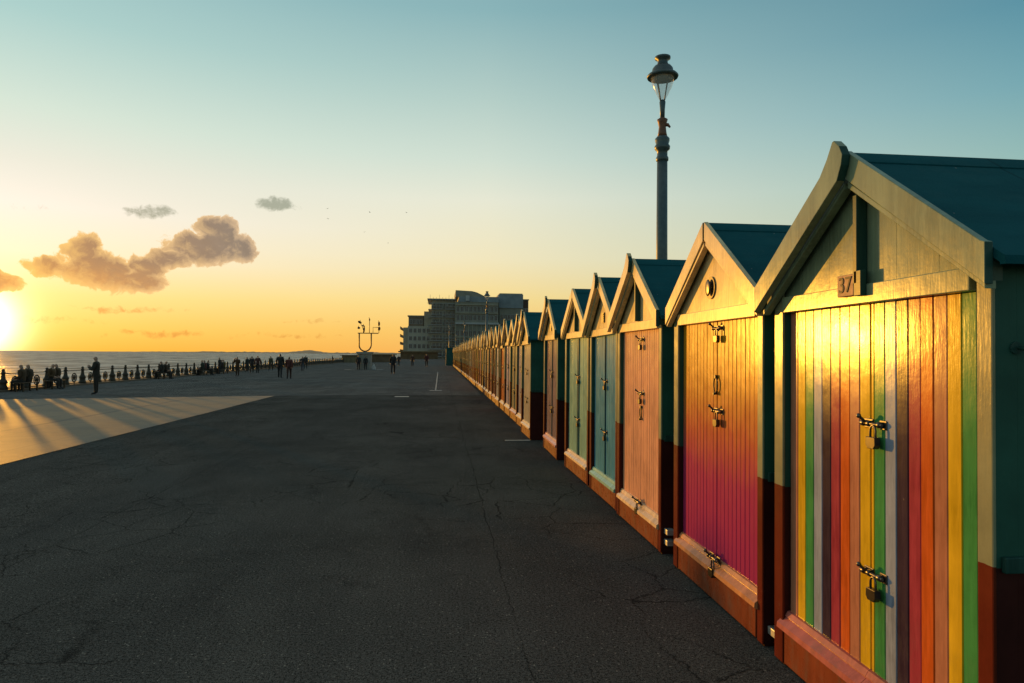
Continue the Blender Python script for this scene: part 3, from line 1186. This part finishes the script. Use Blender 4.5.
# ------------------------------------------------------------------ green cabin at the end of the row, low walls
M_cabin = paint("dark_green_cabin", (.02, .085, .07), .5)
cb = thing("cabin", "dark green flat roofed cabin closing the far end of the hut row", "cabin", (1.35, 104, 0))
m_ = MB()
m_.box(-.45, 1.1, 0, 2.2, 0, 2.55)
m_.build("wall", M_cabin, cb)
m_ = MB()
m_.box(-.6, 1.25, -.12, 2.35, 2.553, 2.72)
m_.build("roof", M_felt, cb)
m_ = MB()
m_.box(-.472, -.452, .6, 1.5, .05, 2.0)
m_.build("door", M_batten, cb)

M_brickw = plain("tan_render", (.42, .30, .18), .85, 0, .2, 4, .3)  # plain tan render, shared with the boarded hut roof
lw = thing("low_wall", "low pale rendered wall catching the sun beyond the last hut", "wall", (0, 0, 0))
m_ = MB()
m_.box(1.9, 2.3, 112, 235, 0, 1.0)
m_.build("wall", M_brickw, lw)
m_ = MB()
m_.box(1.84, 2.36, 111.9, 235.1, 1.003, 1.1)
m_.build("coping", M_concrete, lw)
k1 = thing("kiosk", "low brown flat kiosk by the water near the pedestal", "kiosk", (0, 0, 0))
m_ = MB()
m_.box(-20.6, -17.4, 147, 172, -.22, 1.25)
m_.build("wall", plain("brown_kiosk", (.20, .15, .08), .8, 0, .25, 2), k1)
m_ = MB()
m_.box(-20.9, -17.1, 146.6, 172.4, 1.253, 1.4)
m_.build("roof", M_concrete, k1)
# a low shelter ahead of the blocks, over the end of the promenade
k2 = thing("shelter", "long low brown seafront shelter in front of the pale apartment block", "shelter", (0, 0, 0))
m_ = MB()
m_.box(-13.5, -.8, 236, 240, 0, 2.3)
m_.build("wall", plain("brown_shelter", (.17, .10, .045), .8, 0, .3, .8), k2)
m_ = MB()
m_.box(-14.2, -.2, 235.2, 240.6, 2.303, 2.75)
m_.build("roof", plain("shelter_roof", (.20, .13, .06), .8, 0, .3, .8), k2)
M_hedge_brown = plain("brown_cabin_boards", (.16, .10, .055), .85, 0, .3, 1)
for (x0, x1, y, h, lab) in ((-17.6, -9.9, 150, 1.5, "dark low boarded hut right of the pedestal, far along the promenade"),):
    q = thing("boarded_hut", lab, "hut", (0, 0, 0))
    m_ = MB()
    m_.box(x0, x1, y, y+4, gz(x0), h)
    m_.build("wall", M_hedge_brown, q)
    m_ = MB()
    m_.box(x0-.3, x1+.3, y-.3, y+4.3, h+.003, h+.22)
    m_.build("roof", M_brickw, q)

# ------------------------------------------------------------------ seafront blocks
M_bwin = plain("dark_window_glass", (.03, .035, .04), .12, 0, .3, .5)
M_pale = plain("pale_render", (.42, .39, .31), .85, 0, .12, .3)
M_drab = plain("drab_grey_render", (.38, .34, .25), .85, 0, .2, .3)
M_drab2 = plain("brown_grey_render", (.27, .255, .20), .85, 0, .2, .3)
M_slate = plain("blue_grey_slate", (.22, .26, .28), .7, 0, .2, .4)
M_band = plain("light_band", (.40, .41, .40), .8, 0, .1, .4)
M_mans = plain("brown_mansard", (.20, .145, .095), .8, 0, .2, .4)
win_mesh = {}


def window_mesh(w, h):
    key = (round(w, 2), round(h, 2))
    if key not in win_mesh:
        m_ = MB()
        m_.box(-w/2, w/2, -.02, .03, 0, h, 0)
        f = .09
        for (a, b_, c, d) in ((-w/2-f, -w/2, -f, h+f), (w/2, w/2+f, -f, h+f), (-w/2, w/2, -f, 0), (-w/2, w/2, h, h+f), (-.05, .05, 0, h)):
            m_.box(a, b_, -.09, .03, c, d, 1)
        win_mesh[key] = m_.mesh("window", [M_bwin, M_band])
    return win_mesh[key]


def put_windows(parent, x0, x1, yf, z0, floors, fh, bays, w, h, side=None):
    me = window_mesh(w, h)
    for fl in range(floors):
        for b_ in range(bays):
            o = bpy.data.objects.new("window", me)
            col.objects.link(o)
            o.parent = parent
            if side is None:
                o.location = (x0+(x1-x0)*(b_+.5)/bays, yf-.03, z0+fl*fh)
            else:
                o.location = (side-.03, x0+(x1-x0)*(b_+.5)/bays, z0+fl*fh)
                o.rotation_euler = (0, 0, R(-90))


def balcony(parent, x0, x1, y, z, depth=1.4, rail=True, mat=None):
    m_ = MB()
    m_.box(x0, x1, y-depth, y-.002, z-.22, z, 0)
    if rail:
        m_.box(x0, x1, y-depth, y-depth+.06, z+.95, z+1.03, 0)
        n = max(2, int((x1-x0)/1.4))
        for i in range(n+1):
            xx = x0+(x1-x0-.06)*i/n
            m_.box(xx, xx+.06, y-depth+.002, y-depth+.058, z+.001, z+.949, 0)
        m_.box(x0+.06, x1-.06, y-depth+.02, y-depth+.035, z+.06, z+.9, 1)
    m_.build("balcony", [mat or M_band, M_bwin], parent)


# pale corner block, far left of the group
bl = thing("apartment_block", "pale stepped apartment block with a brown top storey, leftmost of the seafront blocks", "building", (0, 0, 0))
m_ = MB()
m_.box(-12.2, -3.5, 260, 285, 0, 12.3)
m_.build("wall", M_pale, bl)
m_ = MB()
m_.box(-12.0, -6.4, 260.5, 285, 12.302, 16.0)
m_.build("upper_storey", M_mans, bl)
m_ = MB()
m_.box(-12.4, -6.2, 260.2, 285.2, 16.002, 16.35)
m_.box(-6.2, -3.5, 260.3, 285.2, 12.303, 17.9)
m_.build("roof", M_drab, bl)
put_windows(bl, -12, -3.7, 260, 1.0, 4, 2.95, 5, .95, 1.5)
put_windows(bl, -11.8, -6.6, 260.5, 13.2, 1, 3, 4, .9, 1.5)
put_windows(bl, 261, 284, 0, 1.0, 4, 2.95, 7, 1.2, 1.5, side=-12.2)
m_ = MB()
m_.box(-14.0, -12.25, 262, 284, 0, 11.8)
m_.build("bay_tower", M_drab, bl)
for fl in range(4):
    m_ = MB()
    m_.box(-15.2, -14.02, 262, 284, 2.4+fl*2.9, 2.65+fl*2.9)
    m_.box(-15.2, -15.1, 262, 284, 2.66+fl*2.9, 3.5+fl*2.9)
    m_.build("balcony", M_drab2, bl)

# tall block with long balconies
bmn = thing("apartment_block", "tall drab apartment block with stacked balconies and a thin overhanging roof", "building", (0, 0, 0))
m_ = MB()
m_.box(-3.45, 5.4, 256, 280, 0, 22.0)
m_.build("wall", M_drab, bmn)
m_ = MB()
m_.box(-4.9, 5.6, 254.5, 281, 22.003, 22.4)
m_.build("roof", M_slate, bmn)
put_windows(bmn, -3.2, 5.2, 256, 1.2, 7, 2.95, 6, .95, 1.7)
for fl in range(7):
    balcony(bmn, -3.4, .6, 256, .95+fl*2.95+.0)
    balcony(bmn, 1.6, 5.3, 256, .95+fl*2.95+.0)
    m_ = MB()
    m_.box(-4.6, -3.47, 257, 279, .73+fl*2.95, .95+fl*2.95)
    m_.build("side_balcony", M_band, bmn)
for k_ in range(9):
    m_ = MB()
    xx = -3.9+k_*1.16
    m_.box(xx-.05, xx+.05, 254.45, 254.55, 0, 22.9 if k_ % 3 else 23.8)
    m_.build("scaffold_pole", M_drab, bmn)
for k_ in range(5):
    m_ = MB()
    m_.box(-5.0, 5.4, 254.3, 254.4, 3.4+k_*4.3, 3.5+k_*4.3)
    m_.build("scaffold_ledger", M_band, bmn)
# central block with blue-grey upper floor and humped roof
bn = thing("apartment_block", "wide dark block with a humped roof storey and a white band across its middle", "building", (0, 0, 0))
m_ = MB()
m_.box(5.45, 21.4, 253, 280, 0, 21.2)
m_.build("wall", M_drab2, bn)
m_ = MB()
m_.box(6.6, 21.5, 252.8, 280, 21.203, 23.2)
m_.build("upper_storey", M_slate, bn)
m_ = MB()
m_.poly_prism([(5.5, 23.203), (16.6, 23.203), (16.2, 23.6), (13.4, 24.9), (11.6, 25.35), (5.5, 25.6)], 'y', 254, 279)
m_.build("roof", M_drab2, bn)
m_ = MB()
m_.box(9.2, 10.6, 252.2, 252.78, 21.6, 23.6)
m_.build("chimney", M_band, bn)
m_ = MB()
m_.box(5.46, 21.6, 252.1, 252.99, 12.9, 13.6)
m_.build("band", M_band, bn)
put_windows(bn, 5.6, 21.3, 253, 2.0, 3, 3.3, 10, .95, 1.9)
put_windows(bn, 5.6, 21.3, 253, 14.4, 2, 3.2, 10, .95, 1.9)
for k_ in range(11):
    m_ = MB()
    xx = 5.62+k_*1.567
    m_.box(xx-.14, xx+.14, 252.55, 252.975, 0, 12.88)
    m_.build("pier", M_drab, bn)
for zz in (4.8, 8.1, 17.0, 20.1):
    m_ = MB()
    m_.box(5.5, 21.3, 252.4, 252.98, zz-.12, zz+.12)
    m_.build("string_course", M_drab, bn)
# right block
bp_ = thing("apartment_block", "plain grey block with a flat top, right of the humped roof", "building", (0, 0, 0))
m_ = MB()
m_.box(22.2, 31.0, 258, 284, 0, 19.5)
m_.build("wall", M_drab2, bp_)
m_ = MB()
m_.box(22.0, 31.2, 257.6, 284.4, 19.503, 24.7)
m_.build("upper_storey", M_slate, bp_)
m_ = MB()
m_.box(22.2, 31.0, 258, 284, 24.703, 25.1)
m_.build("roof", M_drab, bp_)
put_windows(bp_, 22.6, 30.6, 258, 2.0, 5, 3.3, 6, .9, 1.8)
bq = thing("apartment_block", "dark brown narrow block behind the first teal hut roofs, rightmost of the group", "building", (0, 0, 0))
m_ = MB()
m_.box(31.3, 33.8, 262, 284, 0, 22.9)
m_.build("wall", plain("dark_brown_brick", (.11, .07, .05), .85, 0, .2, .4), bq)
m_ = MB()
m_.box(31.25, 34.0, 261.7, 284.4, 22.903, 23.3)
m_.build("roof", M_drab2, bq)
put_windows(bq, 31.5, 33.7, 262, 8.0, 4, 3.3, 2, .9, 1.8)

# ------------------------------------------------------------------ pedestal with a frame of small figures
M_ped = plain("grey_stone", (.30, .29, .25), .85, 0, .2, 2, .3)
M_bronze = plain("dark_bronze", (.075, .05, .03), .5, .5, .3, 6)
PX, PY = -8.35, 77.6
pz = gz(PX)
pd = thing("pedestal", "square grey stone pedestal carrying the metal frame", "pedestal", (PX, PY, pz))
m_ = MB()
m_.box(-.85, .85, -.85, .85, 0, .2)
m_.box(-.7, .7, -.7, .7, .203, 1.72)
m_.build("shaft", M_ped, pd, bevel=.01)
m_ = MB()
m_.poly_prism([(-.72, 1.723), (.72, 1.723), (.88, 1.86), (.88, 1.98), (-.88, 1.98), (-.88, 1.86)], 'y', -.85, .85)
m_.build("cap", M_ped, pd, bevel=.01)
for xx in (-.42, .18):
    m_ = MB()
    m_.box(xx-.16, xx+.2, -.725, -.703, .3, 1.55)
    m_.build("panel", M_drab2, pd)
sc = thing("sculpture", "metal U shaped frame with small shapes along its top bar, on the pedestal", "sculpture", (PX, PY, pz+1.98))
m_ = MB()
pts = [(-.66, 0, 2.05)]
pts += [(-.66*math.cos(a), 0, .78-.72*math.sin(a)) for a in [math.pi*i/16 for i in range(17)]]
pts += [(.66, 0, 2.05)]
m_.tube(pts, .075, 8)
m_.build("frame", M_bronze, sc)
m_ = MB()
m_.tube([(-.82, 0, 2.08), (1.45, 0, 2.08)], .05, 6)
m_.tube([(.85, 0, 2.08), (.85, 0, 2.75), (1.5, 0, 2.72)], .03, 6)
m_.tube([(.45, 0, 2.08), (.45, 0, 3.55)], .035, 6)
m_.build("bar", M_bronze, sc)
for (x, z, rx, rz, ang) in ((-.62, 3.3, .24, .13, .5), (-.72, 2.66, .16, .13, 0), (-.15, 2.45, .11, .36, .1), (-.22, 2.9, .2, .07, .3), (1.5, 3.15, .12, .26, 0), (1.52, 2.6, .15, .22, .1), (.45, 3.6, .08, .14, 0)):
    m_ = MB()
    m_.ellipsoid((0, 0, 0), rx, .11, rz, 10, 8)
    m_.tube([(0, 0, 0), (-.06, 0, rz+.12)], [.05, .02], 6)
    o = m_.build("figure", M_bronze, sc, (x, 0, z))
    o.rotation_euler = (0, ang, 0)
m_ = MB()
m_.tube([(-.62, 0, 3.3), (-.3, 0, 2.75), (-.15, 0, 2.1)], .03, 6)
m_.tube([(1.5, 0, 3.3), (1.5, 0, 2.1)], .03, 6)
m_.build("stem", M_bronze, sc)
wp = MB()
wp.poly_prism([(-.28, 0), (.28, 0), (.12, .55), (-.02, .62)], 'y', -.1, .1)
o = wp.build("placard", plain("white_board", (.6, .58, .55), .7), None, (PX+.98, PY-.3, gz(PX+.98)))
tag(o, "small white board leaning by the pedestal foot", "sign")

# ------------------------------------------------------------------ seafront railing
M_rail = plain("dark_railing_paint", (.045, .034, .02), .5, .3, .3, 8)
fence = thing("railing", "ornate dark cast iron railing along the sea edge with tapered posts", "railing", (0, 0, 0))
m_ = MB()
m_.lathe([(.24, 0), (.25, .10), (.20, .16), (.19, .30), (.23, .36), (.20, .42), (.13, .52), (.10, .68), (.085, .78), (.12, .82), (.12, .85), (.06, .88), (.085, .93), (.085, .97), (.04, 1.02)], 10)
post_me = m_.mesh("post", M_rail)
m_ = MB()
m_.tube([(0, .24*math.cos(a), .40+.24*math.sin(a)) for a in [2*math.pi*i/18 for i in range(18)]], .03, 6, 0, True)
m_.tube([(0, .13*math.cos(a), .40+.13*math.sin(a)) for a in [2*math.pi*i/14 for i in range(14)]], .022, 6, 0, True)
for i in range(8):
    a = math.pi/4*i
    m_.tube([(0, .04*math.cos(a), .40+.04*math.sin(a)), (0, .235*math.cos(a), .40+.235*math.sin(a))], .016, 5)
m_.ellipsoid((0, 0, .4), .05, .07, .07, 8, 6)
m_.tube([(0, 0, .14), (0, 0, .05)], .03, 6)
med_me = m_.mesh("medallion", M_rail)
FX, FZ, SP = -20.25, -.22, 1.776
NP = 72
yf0 = 21.74
for i in range(NP):
    o = bpy.data.objects.new("post", post_me)
    col.objects.link(o)
    o.parent = fence
    o.location = (FX, yf0+SP*i, FZ+.09)
    o.scale = (.8, .8, .95)
    if i < NP-1:
        o = bpy.data.objects.new("medallion", med_me)
        col.objects.link(o)
        o.parent = fence
        o.location = (FX, yf0+SP*(i+.5), FZ+.05)
for z in (.84, .14):
    m_ = MB()
    m_.tube([(FX, yf0, FZ+z), (FX, yf0+SP*(NP-1), FZ+z)], .022, 6)
    m_.build("rail", M_rail, fence)
m_ = MB()
m_.box(FX-.35, FX+.3, -40, 700, FZ-.1, FZ+.1)
struct(m_.build("kerb", M_concrete))

# ------------------------------------------------------------------ people
M_skin = plain("skin", (.42, .24, .16), .55, 0, .1, 10)
M_hair = plain("dark_hair", (.03, .02, .015), .6, 0, .3, 30)
M_shoe = plain("dark_shoes", (.03, .03, .03), .6)


def cloth(name, c):
    return plain(name, c, .9, 0, .2, 14, .2)


def person(label, loc, height, face, pose='stand', top=(.03, .03, .035), legs=(.025, .028, .035), group=None, seatz=.42, seed=0):
    """one continuous body grown with the skin modifier; face = heading in degrees (0 looks along +Y)"""
    rr = random.Random(seed)
    S = height/1.75
    J = {}
    J['pelvis'] = (0, 0, .95)
    J['waist'] = (0, .0, 1.08)
    J['chest'] = (0, .01, 1.28)
    J['upper'] = (0, .0, 1.42)
    J['neck'] = (0, .01, 1.52)
    J['jaw'] = (0, .03, 1.585)
    J['head'] = (0, .025, 1.66)
    J['crown'] = (0, .01, 1.735)
    for s, n in ((-1, 'l'), (1, 'r')):
        J['hip'+n] = (s*.095, 0, .90)
        J['knee'+n] = (s*.105, .01, .50)
        J['ankle'+n] = (s*.11, -.01, .09)
        J['toe'+n] = (s*.125, .17, .035)
        J['sh'+n] = (s*.185, 0, 1.43)
        J['el'+n] = (s*.25, -.03, 1.14)
        J['wr'+n] = (s*.25, .05, .89)
        J['ha'+n] = (s*.245, .08, .79)
    if pose == 'walk':
        ph = rr.choice((-1, 1))
        for s, n in ((-1, 'l'), (1, 'r')):
            q = s*ph
            J['knee'+n] = (s*.10, .17*q+.04, .50)
            J['ankle'+n] = (s*.10, .27*q-.05, .10 if q > 0 else .14)
            J['toe'+n] = (s*.11, .27*q+.12, .045 if q > 0 else .035)
            J['el'+n] = (s*.24, -.14*q-.03, 1.15)
            J['wr'+n] = (s*.23, -.20*q+.12, .93)
            J['ha'+n] = (s*.225, -.22*q+.17, .85)
        J['pelvis'] = (0, 0, .93)
    if pose in ('photo', 'hold'):
        for s, n in ((-1, 'l'), (1, 'r')):
            up = 1.52 if pose == 'photo' else 1.24
            J['el'+n] = (s*.31, .10, 1.22 if pose == 'photo' else 1.12)
            J['wr'+n] = (s*.12, .27, up)
            J['ha'+n] = (s*.06, .30, up+.06)
    if pose == 'sit':
        dz = seatz+.10-.95
        for kk in ('pelvis', 'waist', 'chest', 'upper', 'neck', 'jaw', 'head', 'crown', 'shl', 'shr', 'ell', 'elr'):
            x, y, z = J[kk]
            J[kk] = (x, y+.05*(z-.95), z+dz)
        for s, n in ((-1, 'l'), (1, 'r')):
            J['hip'+n] = (s*.095, .03, seatz+.08)
            J['knee'+n] = (s*.13, .43, seatz+.06)
            J['ankle'+n] = (s*.12, .40, .09)
            J['toe'+n] = (s*.13, .57, .035)
            J['wr'+n] = (s*.18, .24, seatz+.22)
            J['ha'+n] = (s*.14, .33, seatz+.18)
    rad = dict(pelvis=.135, waist=.125, chest=.15, upper=.125, neck=.058, jaw=.075, head=.095, crown=.055)
    for n in 'lr':
        rad.update({'hip'+n: .095, 'knee'+n: .065, 'ankle'+n: .048, 'toe'+n: .038, 'sh'+n: .075, 'el'+n: .055, 'wr'+n: .04, 'ha'+n: .038})
    bones = [('pelvis', 'waist'), ('waist', 'chest'), ('chest', 'upper'), ('upper', 'neck'), ('neck', 'jaw'), ('jaw', 'head'), ('head', 'crown')]
    for n in 'lr':
        bones += [('pelvis', 'hip'+n), ('hip'+n, 'knee'+n), ('knee'+n, 'ankle'+n), ('ankle'+n, 'toe'+n), ('upper', 'sh'+n), ('sh'+n, 'el'+n), ('el'+n, 'wr'+n), ('wr'+n, 'ha'+n)]
    keys = list(J)
    # nose and five fingers per hand as tiny extra chains
    ex = []
    hx, hy, hz = J['head']
    J['nose'] = (hx, hy+.115, hz-.01)
    rad['nose'] = .016
    ex.append(('head', 'nose'))
    for n, s in (('l', -1), ('r', 1)):
        x, y, z = J['ha'+n]
        wx, wy, wz = J['wr'+n]
        d = Vector((x-wx, y-wy, z-wz)).normalized()
        side = Vector((0, 1, 0)) if abs(d.y) < .8 else Vector((1, 0, 0))
        for i in range(4):
            p = Vector((x, y, z)) + d*(.085-.008*abs(i-1.5)) + side*(.022*(i-1.5)) + Vector((-s*.012, 0, 0))
            J['f%s%d' % (n, i)] = tuple(p)
            rad['f%s%d' % (n, i)] = .010
            ex.append(('ha'+n, 'f%s%d' % (n, i)))
        p = Vector((x, y, z)) + d*.02 + side*.055
        J['t'+n] = tuple(p)
        rad['t'+n] = .011
        ex.append(('ha'+n, 't'+n))
    keys = list(J)
    me = bpy.data.meshes.new("person")
    me.from_pydata([Vector(J[k_])*S for k_ in keys], [(keys.index(a), keys.index(b_)) for a, b_ in bones+ex], [])
    tmp = bpy.data.objects.new("tmp", me)
    col.objects.link(tmp)
    sk = tmp.modifiers.new("skin", 'SKIN')
    for i, k_ in enumerate(keys):
        v = me.skin_vertices[0].data[i]
        r_ = rad[k_]*S*(1.0 if k_[0] in 'fjtn' or k_ in ('head', 'crown', 'nal', 'nar') else 1.22)
        v.radius = (r_, r_)
        v.use_root = (k_ == 'pelvis')
    ss = tmp.modifiers.new("sub", 'SUBSURF')
    ss.levels = 1
    bpy.context.view_layer.update()
    out = bpy.data.meshes.new_from_object(tmp.evaluated_get(bpy.context.evaluated_depsgraph_get()))
    bpy.data.objects.remove(tmp)
    out.name = "person"
    out.materials.clear()
    for mt in (M_skin, M_hair, cloth("jacket_cloth", top), cloth("trouser_cloth", legs), M_shoe):
        out.materials.append(mt)
    segs = [(Vector(J[a])*S, Vector(J[b_])*S, a, b_) for a, b_ in bones]
    for p in out.polygons:
        c = p.center
        best, bd = None, 9e9
        for a, b_, na, nb in segs:
            t = max(0, min(1, (c-a).dot(b_-a)/(b_-a).length_squared))
            dd = (c-(a+(b_-a)*t)).length
            if dd < bd:
                bd, best = dd, (na, nb, t)
        na, nb, t = best
        if nb in ('jaw', 'head', 'crown'):
            hc = Vector(J['head'])*S
            mi = 1 if (c.z > hc.z+.035*S or c.y < hc.y-.03*S) else 0
        elif nb == 'neck':
            mi = 2 if t < .7 else 0
        elif nb.startswith('ha'):
            mi = 0
        elif nb.startswith('toe') or (nb.startswith('ankle') and t > .93):
            mi = 4
        elif nb.startswith('knee') or nb.startswith('ankle') or nb.startswith('hip') or na == 'pelvis' and t < .2:
            mi = 3 if c.z < .93*S or pose == 'sit' else 2
        else:
            mi = 2
        p.material_index = mi
        p.use_smooth = True
    o = bpy.data.objects.new("person", out)
    col.objects.link(o)
    zmin = min(v.co.z for v in out.vertices)
    o.location = (loc[0], loc[1], gz(loc[0])-zmin+.005)
    o.rotation_euler = (0, 0, R(face))
    tag(o, label, "person", group)
    return o


PG = "people out walking on the promenade"
person("person standing alone in dark clothes, arms bent, on the pale paving", (-14.89, 31.5), 1.66, 100, 'hold', (.035, .03, .022), (.03, .026, .02), PG, seed=1)
person("person with elbows out photographing, in a brown top near the railing", (-16.04, 56.4), 1.56, 160, 'photo', (.075, .04, .015), (.05, .03, .015), PG, seed=2)
person("slim dark figure standing at the railing left of the photographer", (-19.3, 62.5), 1.5, 90, 'stand', (.03, .03, .03), (.03, .03, .03), PG, seed=3)
person("dark figure beyond the photographer, close to the railing", (-19.4, 71.5), 1.5, 60, 'stand', (.03, .035, .03), (.03, .03, .03), PG, seed=4)
person("left of a close pair walking by the railing, dark coat", (-17.9, 67.6), 1.62, 10, 'walk', (.035, .03, .03), (.03, .025, .02), PG, seed=5)
person("right of a close pair walking by the railing, reddish coat", (-17.0, 66.2), 1.66, 10, 'walk', (.08, .03, .025), (.03, .025, .02), PG, seed=6)
person("lone person in olive coat between the close pair and the tall walker", (-18.4, 77.0), 1.58, 170, 'walk', (.06, .06, .03), (.035, .03, .02), PG, seed=7)
person("tall broad walker in black coat on the open asphalt", (-11.71, 51.8), 1.8, 8, 'walk', (.022, .024, .022), (.02, .02, .02), PG, seed=8)
person("shorter walker in dark red jacket beside the tall one in black", (-10.44, 48.9), 1.58, 8, 'walk', (.10, .03, .025), (.05, .025, .018), PG, seed=9)
person("walker in blue-grey trousers nearing the pedestal, one of two", (-14.3, 73.3), 1.55, 5, 'walk', (.03, .03, .035), (.06, .065, .08), PG, seed=10)
person("walker behind the one in blue-grey trousers, by the railing", (-16.2, 85.0), 1.65, 5, 'walk', (.035, .035, .03), (.03, .03, .03), PG, seed=11)
person("distant dark figure leaning at the railing left of the pedestal", (-19.6, 128), 1.5, 90, 'stand', (.04, .035, .02), (.04, .035, .02), PG, seed=12)
person("walker in black striding towards the camera right of the pedestal", (-3.92, 58.1), 1.75, 180, 'walk', (.02, .02, .022), (.02, .02, .022), PG, seed=13)
person("small distant figure just behind the black striding walker", (-6.0, 101), 1.55, 180, 'walk', (.03, .03, .035), (.03, .03, .03), PG, seed=14)
person("distant walker in brown top, before the pale apartment block", (-3.69, 92.8), 1.66, 180, 'walk', (.07, .035, .02), (.03, .03, .03), PG, seed=15)
person("distant walker in dark red, nearest to the end of the huts", (-1.82, 93.2), 1.8, 180, 'walk', (.07, .02, .018), (.03, .025, .02), PG, seed=16)
person("dark figure standing at the left foot of the pedestal", (-8.85, 75.9), 1.6, 0, 'stand', (.025, .025, .03), (.02, .02, .025), PG, seed=17)
person("dark figure standing against the middle of the pedestal", (-8.1, 75.9), 1.5, 20, 'stand', (.02, .025, .025), (.02, .02, .02), PG, seed=18)

# seats by the railing and the people on them
M_seat = plain("bench_wood", (.10, .06, .03), .7, 0, .3, 12)


def bench(y, n, lab):
    b_ = thing("bench", lab, "bench", (-19.45, y, gz(-19.45)), 0, "benches by the railing")
    L = .55*n
    m_ = MB()
    for k_ in range(3):
        m_.box(-.22+.14*k_, -.10+.14*k_, -L/2-.15, L/2+.15, .40, .435)
    m_.build("seat", M_seat, b_)
    for s in (-1, 1):
        for xx in (-.2, .12):
            m_ = MB()
            m_.box(xx, xx+.06, s*L/2-.03, s*L/2+.03, 0, .398)
            m_.build("leg", M_rail, b_)
    return b_


BG = "people sitting by the railing"
sit = [
    (34.6, 2, "bench at the left edge of view, by the railing", ["person seated at the far left in a thick brown coat", "person seated second from the left edge, hunched, dark coat"], ((.075, .045, .02), (.05, .035, .018))),
    (37.0, 2, "bench just left of the first clear railing posts", ["person in padded brown jacket seated left of the clear posts", "seated person in dark brown, right of the padded jacket"], ((.085, .05, .02), (.055, .035, .015))),
    (50.8, 2, "bench under the dark seated pair right of the lone standing person", ["seated person in a black coat, left of a dark pair", "seated person in dark brown, right of a dark pair"], ((.03, .028, .022), (.05, .035, .022))),
    (59.4, 3, "bench with three sitters near the slim standing figure", ["seated person in dull dark green, first of three sitters", "seated person in reddish jacket, middle of three sitters", "seated person in dark grey, last of three sitters"], ((.03, .035, .025), (.11, .035, .03), (.03, .03, .032))),
    (64.2, 2, "bench beyond the three sitters, behind the photographer", ["seated person in dark coat just left of the photographer", "seated person in a yellowish top behind the photographer"], ((.035, .025, .02), (.13, .09, .02))),
]
sd_ = 40
for (y, n, lab, pls, cols) in sit:
    bench(y, n, lab)
    for i in range(n):
        person(pls[i], (-19.5, y+.55*(i-(n-1)/2)), 1.68, 90 if sd_ % 3 else -90, 'sit', cols[i], (.035, .03, .025), BG, .44, seed=sd_)
        sd_ += 1

# ------------------------------------------------------------------ gulls
M_bird = plain("gull_feathers", (.12, .12, .11), .8)
for i, (a, e, d, lab) in enumerate(((-9.3, 11.6, 95, "small gull gliding low over the promenade, left of the upper pair"), (-2.9, 11.6, 90, "small gull left of the uppermost pair in the sky"), (-5.9, 11.5, 85, "small gull in the middle of the loose flock"),
                                    (-9.2, 10.8, 90, "small gull just below the leftmost one of the flock"), (-6.3, 9.9, 110, "gull below the middle of the flock"), (-4.4, 9.1, 120, "lowest gull of the loose flock"))):
    m_ = MB()
    m_.ellipsoid((0, 0, 0), .07, .22, .07, 8, 6)
    o = m_.build("body", M_bird)
    g = thing("gull", lab, "bird", (math.sin(R(a))*d*2.4, math.cos(R(a))*d*2.4, CAM_H+math.tan(R(e))*d*2.4), rnd.uniform(0, 6), "gulls in the sky")
    o.parent = g
    for s in (-1, 1):
        m_ = MB()
        m_.poly_prism([(0, .08), (s*.25, .12), (s*.58, -.04), (s*.25, -.03), (0, -.08)], 'z', -.006, .006)
        w_ = m_.build("wing", M_bird, g)
        w_.rotation_euler = (0, -s*.35, 0)
